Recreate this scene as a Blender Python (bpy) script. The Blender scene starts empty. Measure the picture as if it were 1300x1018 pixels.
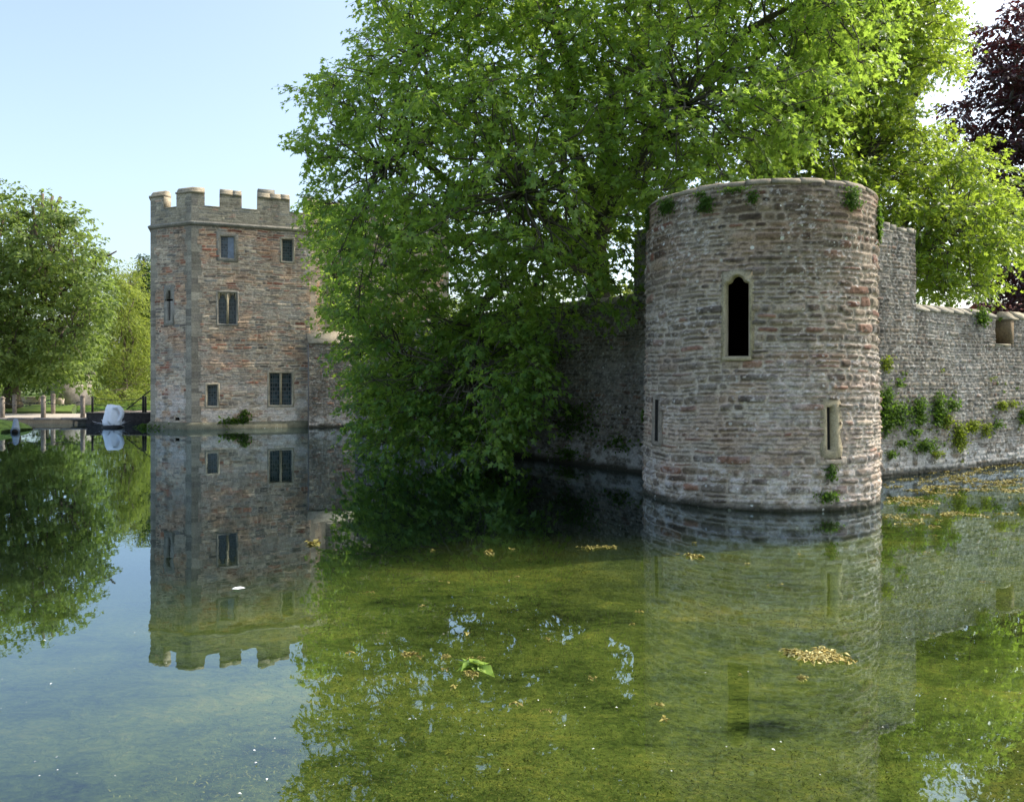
import bpy, math, random
import numpy as np
from mathutils import Vector

R = math.radians
rng = np.random.default_rng(11)
random.seed(5)
sc = bpy.context.scene
COL = sc.collection

# ------------------------------------------------------------------ camera model (photo 1300 x 1018)
F, CX, HY, CH = 1015.0, 650.0, 480.0, 2.4
def at(px, py, Y):
    return np.array([(px-CX)/F*Y, Y, CH+(HY-py)/F*Y])
def gp(px, py, z=0.0):
    Y = (CH-z)*F/(py-HY)
    return np.array([(px-CX)/F*Y, Y, z])

SUN_AZ, SUN_EL = 70.0, 46.0

# ------------------------------------------------------------------ object helpers
ORG = {}
def tag(o, label=None, cat=None, group=None, kind=None):
    if label: o['label'] = label
    if cat: o['category'] = cat
    if group: o['group'] = group
    if kind: o['kind'] = kind
    return o
def thing(name, label, cat, loc=(0, 0, 0), group=None):
    o = bpy.data.objects.new(name, None); COL.objects.link(o)
    o.location = loc; o.empty_display_size = .2
    ORG[o.name] = np.array(loc, float)
    return tag(o, label, cat, group)
def link(name, me, mat, parent=None, org=None):
    o = bpy.data.objects.new(name, me); COL.objects.link(o)
    if mat is not None:
        for m in (mat if isinstance(mat, (list, tuple)) else [mat]): me.materials.append(m)
    if parent is not None:
        o.parent = parent; ORG[o.name] = ORG[parent.name]
    elif org is not None:
        o.location = org; ORG[o.name] = np.array(org, float)
    else:
        ORG[o.name] = np.zeros(3)
    return o
def mesh_np(name, V, loops, starts, mat, parent=None, org=None, smooth=False, attrs=None, uv=None, fattr=None, midx=None):
    off = ORG[parent.name] if parent is not None else (np.array(org, float) if org is not None else np.zeros(3))
    V = np.asarray(V, float) - off
    me = bpy.data.meshes.new(name)
    me.vertices.add(len(V)); me.vertices.foreach_set('co', V.astype(np.float32).ravel())
    me.loops.add(len(loops)); me.loops.foreach_set('vertex_index', np.asarray(loops, np.int32))
    me.polygons.add(len(starts)); me.polygons.foreach_set('loop_start', np.asarray(starts, np.int32))
    if midx is not None: me.polygons.foreach_set('material_index', np.asarray(midx, np.int32))
    me.update(calc_edges=True)
    if smooth: me.polygons.foreach_set('use_smooth', np.ones(len(starts), bool))
    if uv is not None:
        l = me.uv_layers.new(name='UVMap')
        l.data.foreach_set('uv', np.asarray(uv, np.float32)[np.asarray(loops)].ravel())
    for k, a in (attrs or {}).items():
        a = np.asarray(a, np.float32)
        if a.ndim == 2:
            at_ = me.attributes.new(k, 'FLOAT_COLOR', 'POINT')
            at_.data.foreach_set('color', np.concatenate([a, np.ones((len(a), 1), np.float32)], 1).ravel())
        else:
            at_ = me.attributes.new(k, 'FLOAT', 'POINT'); at_.data.foreach_set('value', a)
    for k, a in (fattr or {}).items():
        at_ = me.attributes.new(k, 'FLOAT', 'FACE'); at_.data.foreach_set('value', np.asarray(a, np.float32))
    return link(name, me, mat, parent, org)
class MB:
    """collects faces for ONE mesh"""
    def __init__(s): s.v = []; s.f = []
    def add(s, V, Fs):
        b = len(s.v); s.v += [tuple(map(float, p)) for p in V]; s.f += [tuple(b+i for i in f) for f in Fs]
    def box(s, o, ax, ay, az):
        """parallelepiped from corner o with edge vectors"""
        o, ax, ay, az = (np.array(q, float) for q in (o, ax, ay, az))
        P = [o, o+ax, o+ax+ay, o+ay]; P += [p+az for p in P]
        s.add(P, [(0, 3, 2, 1), (4, 5, 6, 7), (0, 1, 5, 4), (1, 2, 6, 5), (2, 3, 7, 6), (3, 0, 4, 7)])
    def cbox(s, c, sx, sy, sz, bev=0.0, rot=0.0, top=1.0):
        x, y = sx/2, sy/2; b = bev
        oct_ = [(-x+b, -y), (x-b, -y), (x, -y+b), (x, y-b), (x-b, y), (-x+b, y), (-x, y-b), (-x, -y+b)] if b > 0 else [(-x, -y), (x, -y), (x, y), (-x, y)]
        ca, sa = math.cos(rot), math.sin(rot); n = len(oct_); V = []
        rings = [(0, 1.0), (sz-b, top), (sz, top*(1-b/max(x, y)))] if b > 0 else [(0, 1), (sz, top)]
        for z, k in rings:
            for a, d in oct_: V.append((c[0]+(a*ca-d*sa)*k, c[1]+(a*sa+d*ca)*k, c[2]+z))
        Fs = [tuple(range(n))[::-1], tuple(range((len(rings)-1)*n, len(rings)*n))]
        for r in range(len(rings)-1):
            for i in range(n): Fs.append((r*n+i, r*n+(i+1) % n, (r+1)*n+(i+1) % n, (r+1)*n+i))
        s.add(V, Fs)
    def tube(s, P, rad, n=7, cap=True):
        P = np.asarray(P, float); m = len(P)
        rad = np.full(m, rad) if np.isscalar(rad) else np.asarray(rad, float)
        T = np.gradient(P, axis=0); T /= np.linalg.norm(T, axis=1, keepdims=True)+1e-9
        ref = np.array([0, 0, 1.0]) if abs(T[0][2]) < .9 else np.array([1.0, 0, 0])
        V = []
        u = np.cross(T[0], ref); u /= np.linalg.norm(u)
        for i in range(m):
            u = u-T[i]*u.dot(T[i]); u /= np.linalg.norm(u)+1e-9
            w = np.cross(T[i], u)
            for k in range(n):
                a = 2*math.pi*k/n; V.append(P[i]+rad[i]*(math.cos(a)*u+math.sin(a)*w))
        Fs = [(i*n+k, i*n+(k+1) % n, (i+1)*n+(k+1) % n, (i+1)*n+k) for i in range(m-1) for k in range(n)]
        if cap: Fs += [tuple(range(n))[::-1], tuple(range((m-1)*n, m*n))]
        s.add(V, Fs)
    def build(s, name, mat, parent=None, org=None, smooth=False):
        loops = [i for f in s.f for i in f]; st = np.concatenate([[0], np.cumsum([len(f) for f in s.f])[:-1]])
        o = mesh_np(name, np.array(s.v), loops, st, mat, parent, org, smooth)
        return o
def mbuild(fn, name, mat, parent=None, org=None, smooth=False):
    m = MB(); fn(m); return m.build(name, mat, parent, org, smooth)

# ------------------------------------------------------------------ numpy noise
def h2(i, j, seed):
    n = (i.astype(np.int64)*374761393+j.astype(np.int64)*668265263+seed*1442695041) & 0xffffffff
    n = ((n ^ (n >> 13))*1274126177) & 0xffffffff
    n = ((n ^ (n >> 16))*2246822519) & 0xffffffff
    return ((n ^ (n >> 15)) & 0xffffff)/float(0xffffff)
def vnoise(x, y, seed=0):
    i, j = np.floor(x), np.floor(y); fx, fy = x-i, y-j
    fx = fx*fx*(3-2*fx); fy = fy*fy*(3-2*fy)
    a, b, c, d = h2(i, j, seed), h2(i+1, j, seed), h2(i, j+1, seed), h2(i+1, j+1, seed)
    return (a*(1-fx)+b*fx)*(1-fy)+(c*(1-fx)+d*fx)*fy
def fbm(x, y, seed=0, o=4):
    s = 0; a = .5; t = 0
    for k in range(o):
        s = s+a*vnoise(x*2**k, y*2**k, seed+k*17); t += a; a *= .5
    return s/t
def sstep(a, b, x):
    t = np.clip((x-a)/(b-a), 0, 1); return t*t*(3-2*t)
def mix(a, b, t):
    t = np.asarray(t)[:, None]; return a*(1-t)+b*t

def masonry(U, V, seed, ch=(.08, .2), sl=(.18, .5), wob=.03, joint=.012, amp=.03, pal=None, mort=(.42, .39, .35)):
    """irregular coursed rubble: returns height, colour"""
    r = np.random.default_rng(seed)
    Vw = V+wob*2*(fbm(U*.55, V*.45, seed, 3)-.5)*2+.022*(vnoise(U*2.6, V*2.2, seed+3)-.5)+.014*(vnoise(U*9, V*9, seed+4)-.5)
    Uw = U+.05*(vnoise(U*2.3, V*5.1, seed+5)-.5)+.016*(vnoise(U*13, V*13, seed+6)-.5)
    v = V.min()-1.; cs = [v]
    while v < V.max()+1.:
        v += ch[0]+(ch[1]-ch[0])*r.random()**1.5; cs.append(v)
    cs = np.array(cs)
    ci = np.clip(np.searchsorted(cs, Vw, 'right')-1, 0, len(cs)-2)
    v0, v1 = cs[ci], cs[ci+1]
    u0 = np.zeros_like(U); u1 = np.ones_like(U); sid = np.zeros(U.shape, np.int64)
    for c in range(ci.min(), ci.max()+1):
        m = ci == c
        if not m.any(): continue
        hh = cs[c+1]-cs[c]; u = U.min()-1-r.random(); us = [u]
        while u < U.max()+1:
            u += (sl[0]+(sl[1]-sl[0])*r.random()**1.6)*(.7+hh*3.2); us.append(u)
        us = np.array(us); k = np.clip(np.searchsorted(us, Uw[m], 'right')-1, 0, len(us)-2)
        u0[m] = us[k]; u1[m] = us[k+1]; sid[m] = k
    # some stones are two thin ones
    split = (h2(ci, sid, seed+40) < .22) & ((v1-v0) > (ch[0]+ch[1])*.5)
    vm = v0+(v1-v0)*(.4+.2*h2(ci, sid, seed+41)); up = Vw > vm
    v0 = np.where(split & up, vm, v0); v1 = np.where(split & ~up, vm, v1)
    sid2 = sid*2+np.where(split & up, 1, 0)
    a = np.minimum(Uw-u0, u1-Uw); b = np.minimum(Vw-v0, v1-Vw)
    d = a+b-np.sqrt(a*a+b*b)
    j = joint*(.5+1.1*vnoise(U*3.1, V*3.3, seed+8))
    mask = sstep(j*.5, j*.5+.018, d)
    r1, r2, r3, r4, r5 = (h2(ci, sid2, seed+q) for q in (21, 22, 23, 24, 25))
    lump = fbm(U*7, V*10, seed+30, 3)-.5
    hgt = mask*amp*(.35+.65*r1)*(1-np.exp(-np.maximum(d, 0)/.02))
    hgt = hgt+mask*amp*((r2-.5)*.9*(Vw-(v0+v1)/2)/(v1-v0)+(r3-.5)*.9*(Uw-(u0+u1)/2)/(u1-u0))+lump*amp*.7
    pal = np.array(pal); w = pal[:, 3]/pal[:, 3].sum(); cum = np.cumsum(w)
    idx = np.clip(np.searchsorted(cum, r4), 0, len(pal)-1)
    base = pal[idx, :3]*(.72+.56*r5)[:, None]*(.85+.3*fbm(U*9, V*14, seed+31, 3))[:, None]
    mc = np.array(mort)[None]*(.6+.65*fbm(U*1.1, V*1.1, seed+33, 4))[:, None]
    col = mix(mc, base, mask)
    return hgt, col, mask

def grid_wall(name, mapfn, ur, vr, step, mat, parent, hfn, holes=(), keep=None):
    nu = max(2, int((ur[1]-ur[0])/step)+1); nv = max(2, int((vr[1]-vr[0])/step)+1)
    u = np.linspace(ur[0], ur[1], nu); v = np.linspace(vr[0], vr[1], nv)
    U, V = [q.ravel() for q in np.meshgrid(u, v)]
    hgt, col, lich = hfn(U, V)
    P = mapfn(U, V, hgt)
    I = np.arange(nu*nv).reshape(nv, nu)
    Q = np.stack([I[:-1, :-1], I[:-1, 1:], I[1:, 1:], I[1:, :-1]], -1).reshape(-1, 4)
    cu, cv = U[Q].mean(1), V[Q].mean(1)
    ok = np.ones(len(Q), bool)
    for h in holes: ok &= ~h(cu, cv)
    if keep is not None: ok &= keep(cu, cv)
    Q = Q[ok]
    used = np.unique(Q); re = np.full(nu*nv, -1); re[used] = np.arange(len(used)); Q = re[Q]
    return mesh_np(name, P[used], Q.ravel(), np.arange(len(Q))*4, mat, parent, smooth=True,
                   attrs={'Col': np.clip(col[used], 0, 1), 'lich': lich[used]}, uv=np.stack([U, V], 1)[used])
def coped(m, a, b, prof, seed=0, lo=.35, hi=.75):
    """a run of coping stones with open joints and slightly uneven setting"""
    r = np.random.default_rng(seed); a = np.array(a, float); b = np.array(b, float); L = np.linalg.norm(b-a); d = (b-a)/L; u = 0
    while u < L-.02:
        w = min(lo+(hi-lo)*r.random(), L-u); dz = r.normal()*.012; dh = r.normal()*.01; t = r.normal()*.012
        p = [(h+(dh if h > -.3 else 0), z+dz+(t if i % 2 else 0)) for i, (h, z) in enumerate(prof)]
        sweep(m, [a+d*u, a+d*(u+w-.007)], p); u += w
def inpoly(pts):
    pts = np.array(pts)
    def f(x, y):
        x = np.asarray(x, float); y = np.asarray(y, float)
        c = np.zeros(x.shape, bool); j = len(pts)-1
        for i in range(len(pts)):
            xi, yi = pts[i]; xj, yj = pts[j]
            k = ((yi > y) != (yj > y)) & (x < (xj-xi)*(y-yi)/((yj-yi) or 1e-12)+xi)
            c ^= k; j = i
        return c
    return f
def rings(m, mapfn, outs, close=True):
    """outs: list of (pts(u,v), h) with equal counts; strips of quads between them"""
    b = len(m.v); n = len(outs[0][0])
    for pts, h in outs:
        pts = np.array(pts, float)
        m.v += [tuple(p) for p in mapfn(pts[:, 0], pts[:, 1], np.full(n, h))]
    for r in range(len(outs)-1):
        for i in range(n if close else n-1):
            j = (i+1) % n
            m.f.append((b+r*n+i, b+r*n+j, b+(r+1)*n+j, b+(r+1)*n+i))
def offset(pts, d):
    P = np.array(pts, float); n = len(P); out = []
    for i in range(n):
        a = P[i]-P[i-1]; c = P[(i+1) % n]-P[i]
        na = np.array([a[1], -a[0]])/(np.linalg.norm(a)+1e-9); nc = np.array([c[1], -c[0]])/(np.linalg.norm(c)+1e-9)
        s = na+nc; s /= max(.35, s.dot(s)/2)
        out.append(P[i]+d*s)
    return np.array(out)
def sweep(m, line, prof, flat_ends=True):
    """line: plan points; prof: (outward, z) closed polygon; outward = right-hand side of travel"""
    L = np.array(line, float); n = len(L); k = len(prof); b = len(m.v)
    for i in range(n):
        ds = []
        if i > 0: d = L[i]-L[i-1]; ds.append(d/np.linalg.norm(d))
        if i < n-1: d = L[i+1]-L[i]; ds.append(d/np.linalg.norm(d))
        ns = [np.array([d[1], -d[0]]) for d in ds]
        s = sum(ns)/len(ns); s = s/s.dot(s)
        for h, z in prof: m.v.append((L[i][0]+s[0]*h, L[i][1]+s[1]*h, z))
    for i in range(n-1):
        for q in range(k):
            w = (q+1) % k
            m.f.append((b+i*k+q, b+(i+1)*k+q, b+(i+1)*k+w, b+i*k+w))
    m.f.append(tuple(b+q for q in range(k))); m.f.append(tuple(b+(n-1)*k+q for q in range(k))[::-1])

# ------------------------------------------------------------------ materials
def newmat(name):
    m = bpy.data.materials.new(name); m.use_nodes = True; nt = m.node_tree; nt.nodes.clear()
    out = nt.nodes.new('ShaderNodeOutputMaterial'); return m, nt, out
def N(nt, typ, **kw):
    n = nt.nodes.new(typ)
    for k, v in kw.items():
        if k.startswith('i_'):
            key = k[2:]; key = int(key) if key.isdigit() else key
            n.inputs[key].default_value = v
        else: setattr(n, k, v)
    return n
def noise(nt, scale, detail=6, rough=.6, vec=None, dist=0):
    n = N(nt, 'ShaderNodeTexNoise'); n.inputs['Scale'].default_value = scale; n.inputs['Detail'].default_value = detail
    n.inputs['Roughness'].default_value = rough; n.inputs['Distortion'].default_value = dist
    if vec is not None: nt.links.new(vec, n.inputs['Vector'])
    return n
def ramp(nt, fac, pts):
    r = N(nt, 'ShaderNodeValToRGB'); e = r.color_ramp.elements
    while len(e) < len(pts): e.new(.5)
    for q, (p, c) in zip(e, pts):
        q.position = p; q.color = (*c, 1) if len(c) == 3 else c
    nt.links.new(fac, r.inputs[0]); return r
def mixc(nt, a, b, fac, mode='MIX'):
    n = N(nt, 'ShaderNodeMix', data_type='RGBA', blend_type=mode)
    for s, k in ((a, 6), (b, 7), (fac, 0)):
        if isinstance(s, (int, float)): n.inputs[k].default_value = s
        elif isinstance(s, tuple): n.inputs[k].default_value = (*s, 1)
        else: nt.links.new(s, n.inputs[k])
    return n.outputs[2]
def math_(nt, op, a, b=None, clamp=False):
    n = N(nt, 'ShaderNodeMath', operation=op, use_clamp=clamp)
    for s, k in ((a, 0), (b, 1)):
        if s is None: continue
        if isinstance(s, (int, float)): n.inputs[k].default_value = s
        else: nt.links.new(s, n.inputs[k])
    return n.outputs[0]
def bump(nt, h, strength, dist):
    b = N(nt, 'ShaderNodeBump'); b.inputs['Strength'].default_value = strength; b.inputs['Distance'].default_value = dist
    nt.links.new(h, b.inputs['Height']); return b.outputs[0]

def stone_mat(name, usecol=True, base=(.3, .27, .22), lichen=.5, scale=1.0, spotscale=11):
    m, nt, out = newmat(name); L = nt.links.new
    tc = N(nt, 'ShaderNodeTexCoord').outputs['Object']
    n1 = noise(nt, 26*scale, 8, .65, tc); n2 = noise(nt, 3.2*scale, 6, .6, tc); n3 = noise(nt, 120*scale, 4, .6, tc)
    if usecol: c = N(nt, 'ShaderNodeAttribute', attribute_name='Col').outputs['Color']
    else:
        c = ramp(nt, n2.outputs[0], [(.25, tuple(x*.55 for x in base)), (.5, base), (.75, tuple(min(1, x*1.3) for x in base))]).outputs[0]
    v = ramp(nt, n1.outputs[0], [(.25, (.55, .55, .55)), (.5, (1, 1, 1)), (.75, (1.35, 1.35, 1.35))]).outputs[0]
    c = mixc(nt, c, v, 1.0, 'MULTIPLY')
    # grey-white crustose lichen spots, clustered
    vo = N(nt, 'ShaderNodeTexVoronoi', feature='F1'); vo.inputs['Scale'].default_value = spotscale; L(tc, vo.inputs['Vector'])
    sep = N(nt, 'ShaderNodeSeparateColor'); L(vo.outputs['Color'], sep.inputs[0])
    lim = math_(nt, 'MULTIPLY', math_(nt, 'SUBTRACT', sep.outputs[0], .62, True), .8)
    dd = math_(nt, 'ADD', vo.outputs['Distance'], math_(nt, 'MULTIPLY', math_(nt, 'SUBTRACT', n1.outputs[0], .5), .28))
    spot = math_(nt, 'LESS_THAN', dd, lim)
    amt = ramp(nt, n2.outputs[0], [(.42, (0, 0, 0)), (.6, (1, 1, 1))]).outputs[0]
    f = math_(nt, 'MULTIPLY', spot, math_(nt, 'MULTIPLY', amt, lichen))
    if usecol: f = math_(nt, 'MULTIPLY', f, N(nt, 'ShaderNodeAttribute', attribute_name='lich').outputs['Fac'])
    c = mixc(nt, c, (.62, .61, .56), f)
    b = N(nt, 'ShaderNodeBsdfPrincipled'); b.inputs['Roughness'].default_value = .92
    b.inputs['Specular IOR Level'].default_value = .25
    L(c, b.inputs['Base Color'])
    hh = math_(nt, 'ADD', n1.outputs[0], math_(nt, 'MULTIPLY', n3.outputs[0], .4))
    L(bump(nt, hh, .55, .018), b.inputs['Normal'])
    L(b.outputs[0], out.inputs[0]); return m

def simple_mat(name, base, rough=.8, var=.3, scale=8, spec=.3, metal=0, bmp=.2, second=None):
    m, nt, out = newmat(name); L = nt.links.new
    tc = N(nt, 'ShaderNodeTexCoord').outputs['Object']
    n = noise(nt, scale, 7, .65, tc)
    lo = tuple(x*(1-var) for x in base); hi = tuple(min(1, x*(1+var)) for x in (second or base))
    c = ramp(nt, n.outputs[0], [(.3, lo), (.7, hi)]).outputs[0]
    b = N(nt, 'ShaderNodeBsdfPrincipled'); b.inputs['Roughness'].default_value = rough; b.inputs['Metallic'].default_value = metal
    b.inputs['Specular IOR Level'].default_value = spec
    L(c, b.inputs['Base Color'])
    if bmp: L(bump(nt, n.outputs[0], bmp, .05), b.inputs['Normal'])
    L(b.outputs[0], out.inputs[0]); return m

def leaf_mat(name, dark, light, trans, tw=.45, rough=.45, spec=.4):
    m, nt, out = newmat(name); L = nt.links.new
    a = N(nt, 'ShaderNodeAttribute', attribute_name='rnd').outputs['Fac']
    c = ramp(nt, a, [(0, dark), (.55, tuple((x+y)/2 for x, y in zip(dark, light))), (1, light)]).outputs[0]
    t = ramp(nt, a, [(0, tuple(x*.7 for x in trans)), (1, tuple(min(1, x*1.2) for x in trans))]).outputs[0]
    b = N(nt, 'ShaderNodeBsdfPrincipled'); b.inputs['Roughness'].default_value = rough
    b.inputs['Specular IOR Level'].default_value = spec; L(c, b.inputs['Base Color'])
    tr = N(nt, 'ShaderNodeBsdfTranslucent'); L(t, tr.inputs['Color'])
    mx = N(nt, 'ShaderNodeMixShader'); mx.inputs[0].default_value = tw
    L(b.outputs[0], mx.inputs[1]); L(tr.outputs[0], mx.inputs[2]); L(mx.outputs[0], out.inputs[0]); return m

def bark_mat(name, a=(.1, .085, .06), b2=(.25, .22, .16)):
    m, nt, out = newmat(name); L = nt.links.new
    tc = N(nt, 'ShaderNodeTexCoord').outputs['Object']
    mp = N(nt, 'ShaderNodeMapping'); mp.inputs['Scale'].default_value = (1, 1, .3); L(tc, mp.inputs[0])
    n = noise(nt, 7, 8, .7, mp.outputs[0]); n2 = noise(nt, 2.2, 4, .5, tc)
    f = math_(nt, 'ADD', math_(nt, 'MULTIPLY', n.outputs[0], .6), math_(nt, 'MULTIPLY', n2.outputs[0], .4))
    c = ramp(nt, f, [(.35, a), (.6, b2)]).outputs[0]
    b = N(nt, 'ShaderNodeBsdfPrincipled'); b.inputs['Roughness'].default_value = .9; L(c, b.inputs['Base Color'])
    L(bump(nt, n.outputs[0], .6, .06), b.inputs['Normal']); L(b.outputs[0], out.inputs[0]); return m

def glass_mat(name, tint=(.02, .03, .035), nx=5., ny=8., light=False):
    """leaded panes: dark glossy glass with a lead lattice from the pane's UV"""
    m, nt, out = newmat(name); L = nt.links.new
    uv = N(nt, 'ShaderNodeTexCoord').outputs['UV']; sp = N(nt, 'ShaderNodeSeparateXYZ'); L(uv, sp.inputs[0])
    def lines(s, k, w):
        f = math_(nt, 'FRACT', math_(nt, 'MULTIPLY', s, k))
        return math_(nt, 'LESS_THAN', math_(nt, 'ABSOLUTE', math_(nt, 'SUBTRACT', f, .5)), w)
    ln = math_(nt, 'MAXIMUM', lines(sp.outputs[0], nx, .09), lines(sp.outputs[1], ny, .08))
    ns = noise(nt, 5, 2, .5, uv)
    wn = N(nt, 'ShaderNodeTexWhiteNoise', noise_dimensions='2D')
    fl = N(nt, 'ShaderNodeVectorMath', operation='FLOOR'); sc2 = N(nt, 'ShaderNodeVectorMath', operation='MULTIPLY')
    sc2.inputs[1].default_value = (nx, ny, 1); L(uv, sc2.inputs[0]); ad = N(nt, 'ShaderNodeVectorMath', operation='ADD'); ad.inputs[1].default_value = (.5, .5, 0)
    L(sc2.outputs[0], ad.inputs[0]); L(ad.outputs[0], fl.inputs[0]); L(fl.outputs[0], wn.inputs['Vector'])
    c0 = ramp(nt, wn.outputs['Value'], [(.2, tint), (1, tuple(x*2.6+.01 for x in tint))]).outputs[0]
    c = mixc(nt, c0, (.1, .1, .1), ln)
    b = N(nt, 'ShaderNodeBsdfPrincipled'); L(c, b.inputs['Base Color'])
    b.inputs['Specular IOR Level'].default_value = .5
    L(math_(nt, 'ADD', math_(nt, 'MULTIPLY', ln, .5), .12), b.inputs['Roughness'])
    L(bump(nt, math_(nt, 'ADD', wn.outputs['Value'], ns.outputs[0]), .15, .02), b.inputs['Normal'])
    L(b.outputs[0], out.inputs[0]); return m

M = {}
M['rubble'] = stone_mat('rubble_stone', True, lichen=1.0, spotscale=8)
M['rubble_far'] = stone_mat('gatehouse_stone', True, lichen=.35, scale=.6, spotscale=5)
M['dress'] = stone_mat('dressed_stone', False, (.34, .285, .185), .35, 1.2)
M['dressgrey'] = stone_mat('grey_dressed_stone', False, (.27, .245, .195), .7, .8)
M['endstone'] = stone_mat('brown_end_stone', False, (.16, .115, .065), .3, .8)
M['dress2'] = stone_mat('pale_window_stone', False, (.37, .32, .23), .4, 1.2)
M['slitgrey'] = stone_mat('slit_grey_stone', False, (.25, .21, .165), .5, 1.2)
M['coping'] = stone_mat('coping_stone', False, (.36, .305, .215), .6, 1.3)
M['towercop'] = stone_mat('tower_coping_stone', False, (.27, .228, .165), .8, 1.5)
M['core'] = stone_mat('wall_core_stone', False, (.25, .22, .18), .4)
M['dark'] = simple_mat('dark_interior', (.02, .018, .016), .95, .3, 4, .1)  # near-black: shade inside openings put into the colour
M['glass'] = glass_mat('leaded_glass')
M['glass2'] = glass_mat('leaded_glass_wide', (.025, .035, .045), 4, 8)
M['glassblue'] = simple_mat('pale_reflecting_pane', (.16, .2, .27), .12, .25, 3, .6, bmp=.05)
M['bark'] = bark_mat('plane_bark', (.04, .034, .024), (.11, .095, .065))
M['barkdark'] = bark_mat('dark_bark', (.05, .042, .03), (.13, .11, .08))
M['barkpale'] = bark_mat('pale_bark', (.16, .12, .08), (.34, .27, .19))
M['barkmid'] = bark_mat('mid_bark', (.05, .038, .026), (.17, .13, .085))
M['moss'] = stone_mat('mossy_plinth_stone', False, (.16, .15, .1), .5, 1.0)
M['post'] = simple_mat('weathered_post', (.23, .19, .15), .9, .4, 9)
M['iron'] = simple_mat('black_iron', (.03, .03, .03), .55, .3, 10, .4)
M['rail'] = simple_mat('dark_bridge_timber', (.035, .03, .027), .8, .5, 6)
M['grass'] = simple_mat('bank_grass', (.07, .12, .02), .9, .5, 3, .2, bmp=.6, second=(.12, .18, .03))
M['ground'] = simple_mat('earth_ground', (.07, .075, .035), .95, .5, .8, .2, second=(.08, .11, .03))
M['gravel'] = simple_mat('pale_gravel_path', (.42, .37, .3), .95, .2, 20, .2)
M['causeway'] = stone_mat('causeway_stone', False, (.09, .085, .07), .2, .8)
M['pinkwall'] = simple_mat('pale_pink_wall', (.58, .46, .38), .9, .12, 3)
M['greybuild'] = stone_mat('grey_rubble_far', False, (.22, .2, .18), .1, .5)
M['tile'] = simple_mat('red_roof_tile', (.24, .09, .06), .85, .35, 6)
M['white'] = simple_mat('white_sculpture', (.78, .8, .84), .55, .06, 5, .3, bmp=.1)
M['blackfloat'] = simple_mat('black_float', (.012, .012, .013), .5, .2, 6)
M['greypipe'] = simple_mat('blue_grey_pipe', (.13, .165, .2), .6, .2, 8)
M['leaf_plane'] = leaf_mat('plane_leaf', (.036, .135, .034), (.19, .262, .05), (.42, .6, .07), .5, .4, .35)
M['leaf_plane_sun'] = leaf_mat('plane_leaf_yellowish', (.045, .125, .018), (.17, .25, .035), (.45, .6, .06), .52, .38, .45)  # yellower copy of the plane leaf, sunlight put into the colour
M['leaf_far'] = leaf_mat('far_leaf', (.06, .105, .03), (.2, .25, .075), (.32, .44, .08), .45, .5, .3)
M['leaf_willow'] = leaf_mat('bright_leaf', (.10, .15, .022), (.23, .27, .05), (.42, .5, .08), .45, .5, .3)
M['leaf_dark'] = leaf_mat('dark_leaf', (.022, .05, .014), (.05, .09, .025), (.09, .17, .02), .35, .5, .3)
M['leaf_pale'] = leaf_mat('hazy_leaf', (.12, .17, .05), (.2, .26, .09), (.3, .4, .1), .4, .6, .2)  # distance haze put into a paler leaf colour
M['leaf_copper'] = leaf_mat('copper_leaf', (.018, .008, .012), (.05, .02, .026), (.14, .03, .03), .3, .4, .45)
M['fern'] = leaf_mat('wall_fern', (.025, .07, .014), (.085, .14, .025), (.2, .36, .03), .35, .6, .2)
M['fern_y'] = leaf_mat('wall_fern_yellow', (.06, .1, .014), (.17, .2, .03), (.35, .45, .03), .4, .6, .2)
M['weed'] = leaf_mat('floating_weed', (.15, .13, .025), (.36, .31, .075), (.3, .2, .04), .15, .6, .3)
M['weedpale'] = leaf_mat('bleached_weed', (.36, .27, .05), (.76, .68, .3), (.3, .2, .04), .15, .6, .3)
M['pad'] = leaf_mat('green_pad', (.16, .26, .03), (.3, .42, .06), (.2, .3, .03), .2, .45, .4)
M['litter'] = simple_mat('white_litter', (.8, .8, .78), .6, .05, 10)

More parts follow.
